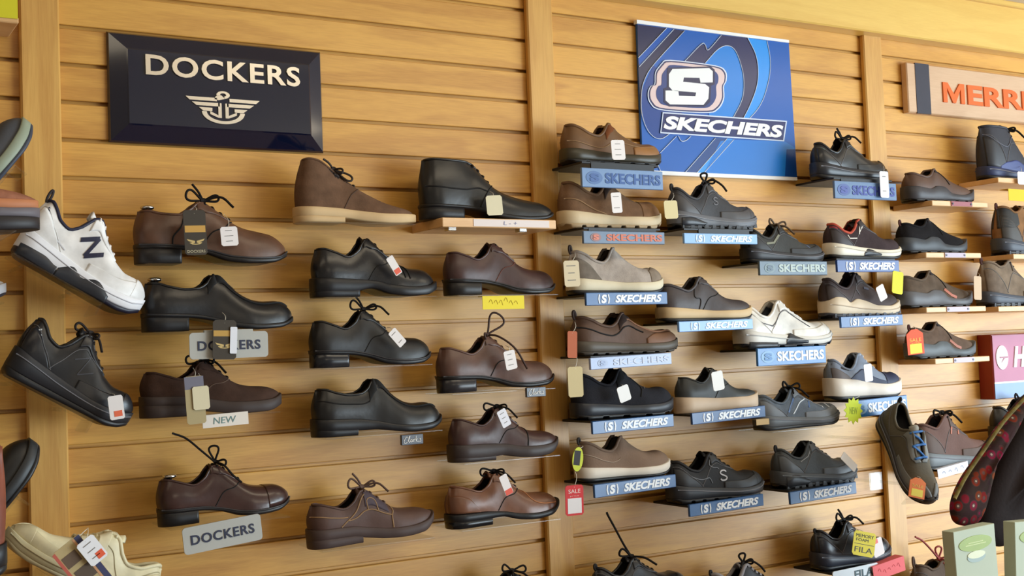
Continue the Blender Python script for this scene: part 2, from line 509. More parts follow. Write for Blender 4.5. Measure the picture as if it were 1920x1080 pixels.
class Shoe:
    def __init__(self, kind, **o):
        d = dict(PRE[kind]); d.update(o)
        self.d = d
        self.zc = pchip(d['z'])
        self.op = pchip(d['open'])
        self.fz = pchip(d['feather'])
        wb = d.get('ball', .155)
        wh = d.get('wheel', .108)
        self.wi = pchip([(0, wh), (.13, wh), (.3, wh * .97), (.42, wh * 1.02), (.55, wh + (wb - wh) * .55), (.68, wb), (.8, wb * .97), (1, wb * .9)])
        self.xt = d.get('xt', .74)
        self.nt = d.get('nt', 2.1)
        self.lean = d.get('lean', .02)
        self.L = d.get('L', .30)
        self.hs = d.get('hs', 1.0)

    def w(self, x):
        x = np.asarray(x, float)
        h = np.where(x < .13, np.sqrt(np.clip(1 - ((.13 - np.minimum(x, .13)) / .13) ** 2, 0, 1)), 1.0)
        u = np.clip((x - self.xt) / (1 - self.xt), 0, 1)
        t = np.clip(1 - u ** self.nt, 0, 1) ** (1 / self.nt)
        return self.wi(x) * h * t

    def S(self, x, t, side, out=0.0):
        """A point of the upper: x along the foot, t from the welt (0) to the top edge (1), side +-1."""
        x = np.asarray(x, float); t = np.asarray(t, float)
        x, t = np.broadcast_arrays(x, t)
        w = self.w(x) * .985
        zf = self.fz(x)
        u = np.clip((x - .86) / .14, 0, 1)
        cap = np.clip(1 - u ** 2.3, 0, 1) ** (1 / 2.3)
        H = np.maximum(self.zc(x) - zf, .0) * (.12 + .88 * cap)
        ye = np.minimum(self.op(x), w * .86)
        rear = np.clip((.52 - x) / .24, 0, 1); rear = rear * rear * (3 - 2 * rear)
        ph = t * math.pi / 2
        y_d = ye + (w - ye) * np.cos(ph) ** .78
        z_d = np.sin(ph) ** .86
        y_r = ye + (w - ye) * (1 - t ** 1.7) + .010 * np.sin(math.pi * t) * (w / .11)
        z_r = t
        y = y_d * (1 - rear) + y_r * rear
        z = zf + H * (z_d * (1 - rear) + z_r * rear)
        k = np.clip(1 - x / .33, 0, 1) ** 1.5
        xs = x + k * (self.lean * t ** 2 - .012 * np.sin(math.pi * np.clip(t * 1.1, 0, 1)))
        return np.stack([xs, side * y, z], -1)

    def N(self, x, t, side):
        e = 1e-3
        xa = np.clip(np.asarray(x, float), .004, .996)
        a = self.S(np.clip(xa + e, 0, 1), t, side) - self.S(np.clip(xa - e, 0, 1), t, side)
        b = self.S(xa, np.clip(np.asarray(t) + e, 0, 1), side) - self.S(xa, np.clip(np.asarray(t) - e, 0, 1), side)
        n = np.cross(a, b) * (-side)
        return n / (np.linalg.norm(n, axis=-1)[..., None] + 1e-9)

    def sc(self, p):
        return np.asarray(p) * np.array([self.L, self.L, self.L * self.hs])

    def xs(self, n=50, a=0.0003, b=.9996):
        s = np.linspace(0, 1, n)
        return a + (b - a) * (.5 - .5 * np.cos(math.pi * s)) * .7 + (b - a) * s * .3

    def upper_pts(self, n=50, m=13):
        x = self.xs(n)
        t = np.linspace(0, 1, m)
        A = self.S(x[:, None], t[None, :], -1)
        B = self.S(x[:, None], t[None, ::-1], 1)
        return np.concatenate([A, B], 1), x

    def slab_pts(self, zlo, zhi, ex, x0, x1, notch=None, n=64):
        lo, hi = pchip(zlo), pchip(zhi)
        x = self.xs(n) if not notch else np.linspace(0.002, .998, 150)
        if x0 > 0 or x1 < 1:
            x = np.unique(np.concatenate([[max(x0, .0015)], x[(x > x0) & (x < x1)], [min(x1, .9985)]]))
        w = self.w(x) + ex * np.minimum(1, self.w(x) / .05)
        xe = .5 + (x - .5) * (1 + 2 * ex * .8)
        zl, zh = lo(x), hi(x)
        if notch:
            k, dep = notch
            sq = (np.sin(x * k * 2 * math.pi) > .55).astype(float)
            zl = zl + sq * dep * np.clip(w / .08, 0, 1)
        b = np.minimum(.007, (zh - zl) * .3)
        rows = []
        for s in (1,):
            rows = [np.stack([xe, -w * .55, zl], 1), np.stack([xe, -(w - b), zl], 1), np.stack([xe, -w, zl + b], 1),
                    np.stack([xe, -(w + b * .25), (zl + zh) / 2], 1),
                    np.stack([xe, -w, zh - b * .6], 1), np.stack([xe, -(w - b), zh], 1), np.stack([xe, -w * .5, zh], 1)]
            rows += [np.stack([r[:, 0], -r[:, 1], r[:, 2]], 1) for r in rows[::-1]]
        return np.stack(rows, 1)

    def all_pts(self):
        """Points whose outline places the shoe (upper and soles)."""
        A, _ = self.upper_pts(40, 7)
        out = [A.reshape(-1, 3)]
        for s in self.d['sole']:
            out.append(self.slab_pts(s[1], s[2], s[3], s[4], s[5], None, 30).reshape(-1, 3))
        return np.vstack(out)


def fit(sh, depth, rot, box, Lfix=None, hfix=False):
    """Size and stand of a shoe on its shelf from the extent (x0,y0,x1,y1) it shows; None = not shown."""
    x0, y0, x1, y1 = box
    pts = sh.all_pts()
    L = Lfix or .30
    hs = sh.hs
    M = np.array(Euler(rot).to_matrix())
    c = P(x0 if x0 is not None else x1 - 200, y1 if y1 is not None else y0 + 100, depth)
    X, Z = c[0], c[2]
    for it in range(60):
        q = (pts * np.array([L, L, L * hs])) @ M.T + np.array([X, depth, Z])
        px, py = project(q)
        a0, a1, b0, b1 = px.min(), px.max(), py.min(), py.max()
        k = .0011
        if x0 is not None and x1 is not None:
            if Lfix is None:
                L *= ((x1 - x0) / (a1 - a0)) ** .8
            X += .8 * k * ((x0 + x1) - (a0 + a1)) / 2
        elif x0 is not None:
            X += .8 * k * (x0 - a0)
        else:
            X += .8 * k * (x1 - a1)
        if y0 is not None and y1 is not None:
            if not hfix:
                hs = min(1.45, max(.6, hs * ((y1 - y0) / (b1 - b0)) ** .8))
            Z -= .8 * k * (y1 - b1)
        elif y0 is not None:
            Z -= .8 * k * (y0 - b0)
        else:
            Z -= .8 * k * (y1 - b1)
    sh.L, sh.hs = L, hs
    return X, Z


def bow(mb, c, L, style, r):
    """Lace ends above the knot at c."""
    c = np.asarray(c)

    def loop(u, v, l, wd):
        l, wd = (l, wd) if style == 'tall' else (l * .78, wd * .85)
        u = np.array(u, float); u /= np.linalg.norm(u)
        v = np.array(v, float); v -= u * (u @ v); v /= np.linalg.norm(v)
        s = np.linspace(0, 1, 22)
        a = np.sin(math.pi * s) * l
        b = np.sin(2 * math.pi * s) * wd * (.4 + .6 * np.sin(math.pi * s))
        mb.tube(c + a[:, None] * u * L + b[:, None] * v * L, r, 5)

    def end(pts):
        mb.tube(smooth_curve(c + np.array(pts) * L, 14), r, 5)
    mb.tube(c + np.array([[-.014, 0, 0], [0, -.004, .004], [.014, 0, 0]]) * L, r * 2.1, 6)
    if style == 'up':
        loop((-.05, -.1, 1), (1, -.3, .1), .16, .05)
        loop((.75, -.8, -.1), (0, .2, 1), .12, .03)
        end([(0, 0, 0), (-.10, 0, .10), (-.2, .02, .20), (-.3, .02, .25)])
        end([(0, 0, 0), (.03, -.11, -.02), (.08, -.16, -.10), (.14, -.165, -.16)])
    elif style == 'tall':
        loop((-.8, -.1, .35), (.2, -.2, 1), .15, .04)
        end([(0, 0, 0), (-.08, 0, .12), (-.16, 0, .26), (-.23, 0, .38), (-.25, 0, .42)])
        end([(0, 0, 0), (.08, -.09, -.01), (.18, -.14, -.08)])
    elif style == 'ring':
        loop((.55, -.1, .75), (.8, -.1, -.5), .24, .09)
        loop((-.6, -.7, -.1), (0, .2, 1), .13, .03)
        end([(0, 0, 0), (.06, -.08, -.02), (.16, -.15, -.12), (.25, -.16, -.28)])
    elif style == 'bow':
        loop((-.85, -.25, .35), (.3, .1, 1), .15, .035)
        loop((.85, -.35, .1), (.2, .1, 1), .14, .035)
        end([(0, 0, 0), (-.04, -.08, .0), (-.08, -.14, -.05)])
        end([(0, 0, 0), (.06, -.08, -.02), (.12, -.14, -.1)])
    elif style == 'back':
        loop((-.97, -.1, .02), (.1, .1, 1), .17, .04)
        loop((.5, -.8, -.1), (.1, .1, 1), .12, .03)
        end([(0, 0, 0), (.06, -.08, -.02), (.12, -.13, -.10)])
    elif style == 'knot':
        loop((-.2, -.1, 1), (1, -.3, .1), .12, .045)
        loop((.8, -.6, .15), (0, .2, 1), .12, .03)
        end([(0, 0, 0), (.05, -.06, .02), (.12, -.10, -.03), (.17, -.11, -.09)])
        end([(0, 0, 0), (-.06, -.06, .01), (-.12, -.10, -.02)])
    elif style == 'lie':
        loop((.85, -.35, -.55), (.3, .2, 1), .22, .035)
        loop((.5, -.75, -.3), (.2, .1, 1), .12, .03)
        end([(0, 0, 0), (-.05, -.04, .04), (-.1, -.05, .07)])
    elif style == 'wild':
        loop((-.75, -.1, .3), (.2, .1, 1), .16, .05)
        loop((.7, -.2, .15), (.3, .1, 1), .13, .03)
        end([(0, 0, 0), (-.03, 0, .06), (-.07, 0, .11)])
        end([(0, 0, 0), (.1, -.06, .02), (.17, -.1, -.05)])


def make_shoe(name, label, cat, kind, um, sm, box, depth=-.088, rot=(0, 0, 0), group=None, Lfix=None, hfix=False,
              lining=None, collar=None, lace_col=None, bowst='bow', extras=(), notch=None, pull=None, over=None, tonguem=None, at=None):
    sh = Shoe(kind, **(over or {}))
    if at is None:
        X, Z = fit(sh, depth, rot, box, Lfix, hfix)
        loc = (X, depth, Z)
    else:
        loc = at
        sh.L = Lfix
    root = empty(name, loc, rot)
    tag(root, label, cat, group)
    L = sh.L
    d = sh.d
    # upper
    A, x = sh.upper_pts(52, 13)
    n, m2 = A.shape[:2]
    keep = sh.op(x) > 1e-4
    Q = sh.sc(A).reshape(-1, 3)
    faces = []
    for i in range(n - 1):
        for j in range(m2 - 1):
            if j == m2 // 2 - 1 and (keep[i] or keep[i + 1]):
                continue
            faces.append((i * m2 + j, (i + 1) * m2 + j, (i + 1) * m2 + j + 1, i * m2 + j + 1))
    hm = m2 // 2
    for i in (0, n - 1):             # close the heel and the toe
        for j in range(hm - 1):
            q = (i * m2 + j, i * m2 + j + 1, i * m2 + m2 - 2 - j, i * m2 + m2 - 1 - j)
            faces.append(q if i == 0 else q[::-1])
    link_mesh('upper', Q, faces, um, root)
    # soles
    for k, s in enumerate(d['sole']):
        m = sm[min(k, len(sm) - 1)] if isinstance(sm, (list, tuple)) else sm
        nt = notch if (notch and s[0] in ('outsole', 'crepe_sole') or (notch and len(d['sole']) == 1)) else None
        G = sh.sc(sh.slab_pts(s[1], s[2], s[3], s[4], s[5], nt))
        mb = MB().grid(G, False, True)
        r = G.shape[1]
        mb.f.append(tuple(range(r)))
        mb.f.append(tuple(range(len(mb.v) - r, len(mb.v)))[::-1])
        link_mesh(s[0], mb.v, mb.f, m, root)
    # opening: lining and collar
    xo = x[keep]
    if len(xo) > 3:
        lm = lining or mat((44, 38, 36), .9, .1, 0, 1, .1)
        xe = np.concatenate([[max(xo[0] - .012, .006)], xo, [xo[-1] + .004]])
        t = np.linspace(1, .22, 8)
        a = sh.S(xe[:, None], t[None, :], -1) * np.array([.975, .93, 1]) + np.array([.014, 0, 0])
        b = sh.S(xe[:, None], t[None, ::-1], 1) * np.array([.975, .93, 1]) + np.array([.014, 0, 0])
        G = np.concatenate([a, b], 1)
        lf = list(MB().grid(G).f)
        for j in range(7):
            lf.append((j, 15 - j, 14 - j, j + 1))
        link_mesh('lining', sh.sc(G).reshape(-1, 3), lf, lm, root)
        rim = np.concatenate([sh.S(xo, 1.0, -1)[::-1], sh.S(xo, 1.0, 1)])
        MB().tube(sh.sc(rim), L * d.get('rim', .009), 7).build('collar', collar or um, root, True)
    # tongue
    if d.get('tongue') and (d['lace'] or kind == 'slip'):
        xt0, xp, tg = d['tongue']
        q = np.linspace(0, 1, 14)
        xx = xt0 + (xp - xt0) * q
        zz = sh.zc(xx) - .010 + .008 * q
        dx, dz = xp - xt0, float(sh.zc(xp) - sh.zc(xt0))
        l = math.hypot(dx, dz)
        ext = np.linspace(0, tg, 5)[1:]
        xx = np.concatenate([xx, xp + dx / l * ext])
        zz = np.concatenate([zz, zz[-1] + dz / l * ext])
        wd = np.concatenate([np.minimum(d.get('tw', .05) + .002, sh.op(xx[:14]) + .02), np.full(4, d.get('tw', .05))])
        v = np.linspace(-1, 1, 9)
        top = np.stack([np.broadcast_to(xx[:, None], (18, 9)), wd[:, None] * v[None, :], zz[:, None] - d.get('tcurve', .035) * (v[None, :] ** 2) * (wd[:, None] / .05)], -1)
        bot = top - np.array([.012, 0, .010])
        G = np.concatenate([top, bot[:, ::-1]], 1)
        mb = MB().grid(sh.sc(G), False, True)
        r = G.shape[1]
        mb.f += [tuple(range(r)), tuple(range(len(mb.v) - r, len(mb.v)))[::-1]]
        link_mesh('tongue', mb.v, mb.f, tonguem or collar or um, root)
    # laces
    if d['lace']:
        lc = lace_col or mat((30, 26, 25), .8, .2)
        mb = MB()
        xt0, xp, tg = d['tongue']
        ks = np.linspace(xp + .012, xt0 - .02, d['lace'])
        rr = L * d.get('lr', .0085)
        for k, xk in enumerate(ks):
            e0 = sh.S(xk, .93, -1); e1 = sh.S(xk - .008, .93, 1)
            n0 = sh.N(xk, .93, -1) * .006; n1 = sh.N(xk - .008, .93, 1) * .006
            c0 = np.array([xk - .004, 0, float(sh.zc(xk)) + .008])
            pts = smooth_curve(sh.sc(np.array([e0 - n0, e0 + n0, (e0 + n0 + c0) / 2 + [0, 0, .006], c0, (e1 + n1 + c0) / 2 + [0, 0, .006], e1 + n1, e1 - n1])), 16)
            mb.tube(pts, rr, 5)
            if k < len(ks) - 1:
                x2 = ks[k + 1]
                e2 = sh.S(x2, .93, 1) + sh.N(x2, .93, 1) * .004
                c2 = np.array([(xk + x2) / 2, 0, float(sh.zc((xk + x2) / 2)) + .006])
                mb.tube(smooth_curve(sh.sc(np.array([e0 + n0, c2, e2])), 10), rr, 5)
        if bowst:
            c = sh.sc(np.array([xp + .02, 0, float(sh.zc(xp)) + .02]))
            bow(mb, c, L, bowst, rr)
        mb.build('laces', lc, root, True)
    # pull loop at the heel
    if pull:
        zt = float(sh.zc(.02))
        pm, hgt = pull
        s = np.linspace(0, math.pi * 2, 18)
        pts = np.stack([.028 + .012 * np.sin(s) + .0 * s, np.zeros(18), zt - .01 + hgt * (.5 - .5 * np.cos(s))], 1)
        pts[:, 0] -= (pts[:, 2] - zt) * .1
        MB().tube(sh.sc(pts), L * .011, 6).build('pull_loop', pm, root, True)
    # overlays and stitching
    for e in extras:
        if e[0] == 'patch':
            _, nm, m, xa, xb, tlo, thi, off = e
            lo, hi = pchip(tlo), pchip(thi)
            xx = np.linspace(xa, xb, 26)
            apart = max(q[1] for q in thi) < .97
            mb = MB()
            for sd in (-1, 1):
                if apart:
                    mb = MB()
                tt = np.linspace(0, 1, 9)
                T = lo(xx)[:, None] + (hi(xx) - lo(xx))[:, None] * tt[None, :]
                T = np.clip(T, 0, 1)
                XX = np.broadcast_to(xx[:, None], T.shape)
                nn = sh.N(XX, T, sd)
                G = sh.S(XX, T, sd) + nn * off
                base = sh.S(XX, T, sd) - nn * .002
                # outer skin and its turned-down edge
                full = np.concatenate([base[:, :1], G, base[:, -1:]], 1)
                full = np.concatenate([np.concatenate([base[:1, :1], base[:1], base[:1, -1:]], 1), full, np.concatenate([base[-1:, :1], base[-1:], base[-1:, -1:]], 1)], 0)
                if sd > 0:
                    full = full[:, ::-1]
                mb.grid(sh.sc(full))
                if apart or sd > 0:
                    mb.build(nm, m, root, True)
        elif e[0] == 'seam':
            _, nm, m, r, pts = e
            pp = smooth_curve([(a, b) for a, b in pts], 30)
            for sd in (-1, 1):
                tt = np.clip(pp[:, 1], 0, 1)
                q = sh.S(pp[:, 0], tt, sd) + sh.N(pp[:, 0], tt, sd) * (r * .25)
                MB().tube(sh.sc(q), L * r, 5).build(nm, m, root, True)
        elif e[0] == 'mark':       # a flat strip on the near side along a path
            _, nm, m, wdt, strokes = e
            if nm == 'letter':     # strokes given as x and height: find the surface there
                new = []
                for st_ in strokes:
                    line = np.array([np.array(st_[0]) + (np.array(st_[1]) - np.array(st_[0])) * u_ for u_ in np.linspace(0, 1, 7)]) if len(st_) == 2 else smooth_curve(st_, 20)
                    row = []
                    for xx_, zz_ in line:
                        tt_ = np.linspace(0, 1, 60)
                        S_ = sh.S(xx_, tt_, -1)
                        row.append((xx_, float(np.interp(zz_, S_[:, 2], tt_))))
                    new.append(row)
                strokes = new
            mb = MB()
            for pts in strokes:
                pp = np.array([(a, b) for a, b in pts]) if len(pts) < 4 or nm == 'letter' else smooth_curve(pts, 24)
                pp = np.array([pp[0] + (pp[-1] - pp[0]) * s for s in np.linspace(0, 1, 8)]) if len(pts) == 2 else pp
                c = sh.S(pp[:, 0], pp[:, 1], -1)
                nn = sh.N(pp[:, 0], pp[:, 1], -1)
                tg_ = np.gradient(c, axis=0)
                sd = np.cross(nn, tg_); sd /= np.linalg.norm(sd, axis=1)[:, None] + 1e-9
                G = np.stack([c - sd * wdt / 2 - nn * .002, c - sd * wdt / 2 + nn * .005, c + sd * wdt / 2 + nn * .005, c + sd * wdt / 2 - nn * .002], 1)
                mb.grid(sh.sc(G), False, True)
            mb.build(nm, m, root, False)
        elif e[0] == 'rail':       # a raised line along the side of the sole
            _, nm, m, r, ex, pts = e
            f = pchip(pts)
            xx = np.linspace(pts[0][0], pts[-1][0], 40)
            for sd in (-1, 1):
                y = (sh.w(xx) + ex * np.minimum(1, sh.w(xx) / .05)) * sd
                MB().tube(sh.sc(np.stack([.5 + (xx - .5) * (1 + 1.6 * ex), y, f(xx)], 1)), L * r, 6).build(nm, m, root, True)
        elif e[0] == 'lugs':       # tread blocks standing out along the edge of the sole
            _, nm, m, k, xa, xb, hgt, ex = e
            mb = MB()
            lo = pchip(d['sole'][-1][1])
            stp = (xb - xa) / k
            for i in range(k):
                xc = xa + (i + .5) * stp
                for sd in (-1, 1):
                    y = float(sh.w(xc)) + ex
                    z0 = float(lo(xc))
                    q = [(xc - stp * .32, y - .02, z0), (xc + stp * .32, y - .02, z0), (xc + stp * .24, y, z0 + hgt), (xc - stp * .24, y, z0 + hgt)]
                    v = []
                    for (a_, b_, c_) in q:
                        v.append((a_, sd * (y + .006), c_)); v.append((a_, sd * (y - .03), c_))
                    mb.add(sh.sc(np.array(v)), [(0, 2, 4, 6), (1, 7, 5, 3), (0, 1, 3, 2), (2, 3, 5, 4), (4, 5, 7, 6), (6, 7, 1, 0)])
            mb.build(nm, m, root, False)
        elif e[0] == 'slab':
            _, nm, zlo, zhi, ex, xa, xb = e
            m = d.get('insert') or rubber((44, 46, 52), .35)
            G = sh.sc(sh.slab_pts(zlo, zhi, ex, xa, xb))
            mb = MB().grid(G, False, True)
            r = G.shape[1]
            mb.f += [tuple(range(r)), tuple(range(len(mb.v) - r, len(mb.v)))[::-1]]
            link_mesh(nm, mb.v, mb.f, m, root)
    return root, sh


# ---------------------------------------------------------------- the setting
PITCH_M = 0.0762


def build_wall():
    mb = MB()
    x0, x1 = -2.2, 5.6
    g, dep, lip = 0.0041, 0.013, 0.014       # half opening, depth, hidden undercut
    prof = []
    for n in range(-6, 30):
        zc = -n * PITCH_M
        if zc + ZO < 0.06 or n < -4:
            continue
        prof += [(0, zc + g), (-.0012, zc + g - .0008)] if False else []
        prof += [(0.0, zc + g + .0012), (0.0012, zc + g), (dep * .5, zc + g), (dep * .5, zc + lip), (dep, zc + lip),
                 (dep, zc - lip * .6), (dep * .5, zc - lip * .6), (dep * .5, zc - g), (0.0012, zc - g), (0.0, zc - g - .0012)]
    prof = [(0.0, 0.36)] + prof + [(0.0, -ZO)]
    xs = np.linspace(x0, x1, 2)
    G = np.array([[(x, y, z) for (y, z) in prof] for x in xs])
    mb.grid(G)
    v = [(x, y, z + ZO) for x, y, z in mb.v]
    o = link_mesh('wall_back', [(x, y, z - ZO) for x, y, z in v], mb.f, OAK_WALL, None, False)
    o.location = (0, 0, ZO)
    return struct(o)


build_wall()
for i, (xa, xb) in enumerate(((-1.105, -1.03), (.064, .139), (1.24, 1.315), (2.411, 2.488), (3.58, 3.657))):
    mb = MB().box(xa, xb, -.018, .0, 0.0, ZO + .30, .0035)
    struct(mb.build('trim_%d' % (i + 1), OAK_POST))
o = MB().box(-2.2, 5.6, -.055, 0.0, ZO + .203, ZO + .352, .004).build('trim_6', OAK_BEAM)
struct(o)
o = MB().box(-2.2, 5.6, -.07, 0.0, ZO + .345, ZO + .362, .003).build('trim_7', OAK_BEAM)
struct(o)
struct(MB().box(-2.2, 5.6, -6.0, .2, ZO + .362, ZO + .42).build('ceiling', mat((222, 210, 190), .9, .1, 0, 1, .04)))
struct(MB().box(-2.2, 5.6, -6.0, .2, -.08, 0.0).build('floor', mat((120, 96, 78), .9, .1, .3, 300, .15)))

# ---------------------------------------------------------------- signs on the wall
WHITE = plain((240, 240, 238), .45)
NAVY = mat((13, 19, 42), .10, .6, 0, 1, .05, 0, .8)


def poly_px(mb, pts, y, t, X=lambda a: a, Yf=lambda b: b):
    q = [P(X(a), Yf(b), y) for a, b in pts]
    mb.prism([(p[0], p[2] - ZO) for p in q], y, y + t)


def navy_sign():
    a, b = P(206, 62, -.01), P(608, 284, -.01)
    x0, x1, z1 = .2325, .697, ZO - .0035
    z0 = ZO - .2295
    w, h = x1 - x0, z1 - z0
    root = empty('wall_sign', ((x0 + x1) / 2, 0, (z0 + z1) / 2))
    tag(root, 'slope edged navy sign with silver capital letters and a winged anchor', 'sign')
    bv, th = .034, .026
    mb = MB()
    rings = []
    for dx, y in ((0, 0), (0, -.006), (.003, -.010), (bv, -th + .002), (bv + .003, -th)):
        rings.append([(-w / 2 + dx, y, -h / 2 + dx), (w / 2 - dx, y, -h / 2 + dx), (w / 2 - dx, y, h / 2 - dx), (-w / 2 + dx, y, h / 2 - dx)])
    mb.grid(np.array(rings), False, True)
    mb.f.append((16, 17, 18, 19))
    mb.build('board', NAVY, root)
    lettering('DOCKERS', w * .72, .043, .004, SILVER, root, (.006, -th, .047), .022, 0, space=1.1)
    mb = MB()
    s = .080

    def pr(pts, off=0.0):
        mb.prism([(x * s, z * s * .56 - .046) for x, z in pts], -th - .003 - off, -th)
    for sg in (-1, 1):
        pr([(sg * .17, .60), (sg * .17, .76), (sg * 1.0, .76), (sg * .90, .60)])
        pr([(sg * .10, .36), (sg * .10, .52), (sg * .84, .52), (sg * .72, .36)])
        pr([(sg * .30, .12), (sg * .30, .28), (sg * .66, .28), (sg * .54, .12)])
        pr([(sg * .05, -.18), (sg * .05, .52), (sg * .14, .52), (sg * .14, -.18)])
        pr([(sg * .14, -.18), (sg * .14, -.06), (sg * .36, .12), (sg * .36, -.02)])
    arc = [(.58 * math.cos(a), .10 + .56 * math.sin(a)) for a in np.linspace(math.pi, 2 * math.pi, 24)]
    arc2 = [(.45 * math.cos(a), .10 + .42 * math.sin(a)) for a in np.linspace(2 * math.pi, math.pi, 24)]
    pr(arc + arc2)
    c1 = [(.18 * math.cos(a), .92 + .18 * math.sin(a)) for a in np.linspace(math.radians(-75), math.radians(200), 26)]
    c2 = [(.08 * math.cos(a), .92 + .08 * math.sin(a)) for a in np.linspace(math.radians(200), math.radians(-75), 26)]
    pr(c1 + c2)
    pr([(-.20, .84), (-.05, .90), (.05, .74), (-.12, .66), (-.24, .70)])
    mb.build('emblem', SILVER, root)


navy_sign()


def blue_banner():
    root = empty('banner', (0, 0, ZO))
    tag(root, 'glossy blue banner with white bars and swirling lines beside the slatted wall post', 'banner')
    B = lambda v: 1180 + v / 3.2727
    T = lambda v: 20 + v / 3.2727
    gl = lambda c: mat(c, .25, .5, 0, 1, .04, vscale=3)
    mb = MB()
    poly_px(mb, [(48, 62), (978, 190), (1030, 1030), (85, 985)], -.012, .008, B, T)
    mb.build('sheet', gl((20, 92, 178)), root)
    mb = MB()
    poly_px(mb, [(46, 55), (980, 180), (981, 197), (47, 78)], -.016, .014, B, T)
    mb.build('top_rail', WHITE, root)
    mb = MB()
    poly_px(mb, [(84, 978), (1030, 1022), (1031, 1042), (85, 1003)], -.016, .014, B, T)
    mb.build('bottom_rail', WHITE, root)
    lay = [0]

    def fill(name, col, pts):
        lay[0] += 1
        m = MB()
        poly_px(m, pts, -.0122 - .00018 * lay[0], .0004, B, T)
        return m.build(name, gl(col), root)

    cv = lambda p, n=24: [tuple(q) for q in smooth_curve(p, n)]
    Lc = [(340, 122), (150, 330), (95, 420), (75, 500), (75, 620), (105, 720), (150, 775), (200, 785), (260, 745)]
    Le = [(465, 322), (540, 240), (600, 215), (650, 245), (690, 350), (703, 450), (690, 550), (635, 660)]
    Lf = [(725, 165), (775, 270), (790, 370), (780, 470), (740, 580), (700, 660)]
    Lg = [(845, 185), (865, 300), (860, 400), (830, 520), (790, 600), (735, 665)]
    fill('dark_print', (44, 46, 80), [(50, 84), (340, 122)] + cv(Lc[:5], 16)[1:] + [(72, 640), (55, 350)])
    fill('dark_print', (28, 66, 140), [(75, 620)] + cv(Lc[4:], 14) + [(330, 640), (150, 330), (75, 500)])
    fill('blue_print', (24, 84, 170), [(228, 106), (275, 112), (60, 345), (55, 290)])
    fill('dark_print', (46, 50, 92), [(340, 310), (440, 207), (465, 210), (485, 240), (565, 150), (725, 167)] + cv(Lf, 20) + [(635, 660)] + cv(Le, 24)[::-1])
    fill('light_print', (30, 128, 214), cv(Le, 24) + [(490, 660), (480, 500)])
    fill('light_print', (36, 146, 232), [(725, 167)] + cv(Lf, 20) + cv(Lg, 20)[::-1])
    fill('dark_print', (38, 70, 130), [(530, 780), (600, 785), (410, 1000), (340, 996)])
    fill('light_print', (56, 148, 222), [(600, 785), (642, 790), (452, 1002), (410, 1000)])
    fill('light_print', (30, 118, 204), [(560, 800), (640, 792), (950, 800), (1015, 840), (1028, 1018), (455, 1000)])
    fill('dark_print', (16, 66, 140), [(965, 850), (1018, 850), (1028, 1018), (955, 1015)])
    m = MB()

    def line(pts, w=1.0):
        q = np.array([P(B(a), T(b), -.0142) for a, b in cv(pts, 28)]) - np.array([0, 0, ZO])
        m.tube(q, .0011 * w, 5)
    for l in ([(230, 106), (55, 290)], [(275, 112), (60, 345)], Lc, [(565, 150), (485, 240), (465, 210), (440, 207), (340, 310)],
              Le, Lf, Lg, [(530, 780), (340, 996)], [(600, 785), (410, 1000)], [(642, 790), (452, 1002)], [(290, 770), (190, 872)],
              [(300, 768), (320, 800), (350, 795), (378, 770)], [(165, 925), (192, 985)]):
        line(l if len(l) > 2 else [l[0], ((l[0][0] + l[1][0]) / 2, (l[0][1] + l[1][1]) / 2), l[1]])
    m.build('white_lines', plain((214, 224, 238)), root, True)

    def up(name, col, pts, k, closed_curve=False):
        mm = MB()
        pts = cv(pts + [pts[0]], 60)[:-1] if closed_curve else pts
        poly_px(mm, pts, -.0150 - .0006 * k, .001, B, T)
        mm.build(name, col if not isinstance(col, tuple) else gl(col), root)
    ring = [(200, 330), (250, 308), (520, 340), (585, 375), (590, 430), (575, 465), (575, 540), (540, 600), (470, 622), (200, 605), (135, 565), (120, 510), (135, 465), (160, 450), (165, 380)]
    ring2 = [(c[0] + (355 - c[0]) * .035, c[1] + (465 - c[1]) * .05) for c in ring]
    ring3 = [(c[0] + (355 - c[0]) * .19, c[1] + (465 - c[1]) * .16) for c in ring]
    ring0 = [(c[0] + (355 - c[0]) * -.03, c[1] + (465 - c[1]) * -.04) for c in ring]
    up('emblem_outline', (214, 222, 238), ring0, 0, True)
    up('emblem_border', (38, 44, 96), ring, 1, True)
    up('emblem_ring', (222, 196, 194), ring2, 2, True)
    up('emblem_field', (34, 60, 124), ring3, 3, True)
    S_ = [(265, 358), (490, 352), (512, 372), (512, 440), (437, 442), (430, 412), (335, 410), (330, 436), (465, 450), (490, 470), (485, 540), (455, 578), (250, 575), (222, 550), (222, 490), (300, 490), (305, 522), (405, 525), (410, 502), (265, 490), (243, 465), (243, 390)]
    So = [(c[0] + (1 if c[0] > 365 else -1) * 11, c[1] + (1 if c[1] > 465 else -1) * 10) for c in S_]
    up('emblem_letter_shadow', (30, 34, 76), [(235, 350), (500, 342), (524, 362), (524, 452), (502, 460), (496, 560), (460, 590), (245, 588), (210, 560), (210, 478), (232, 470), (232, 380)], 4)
    up('emblem_letter', WHITE, S_, 5)
    up('name_outline', (206, 216, 234), [(205, 622), (968, 676), (950, 802), (190, 752)], 1)
    up('name_border', (34, 44, 100), [(212, 630), (960, 683), (944, 794), (198, 744)], 2)
    a, b = P(B(208), T(690), -.0172), P(B(945), T(738), -.0172)
    lettering('SKECHERS', b[0] - a[0], .036, .002, WHITE, root, ((a[0] + b[0]) / 2, -.0158, (a[2] + b[2]) / 2 - ZO), .045, .22, 'name_lettering')


blue_banner()


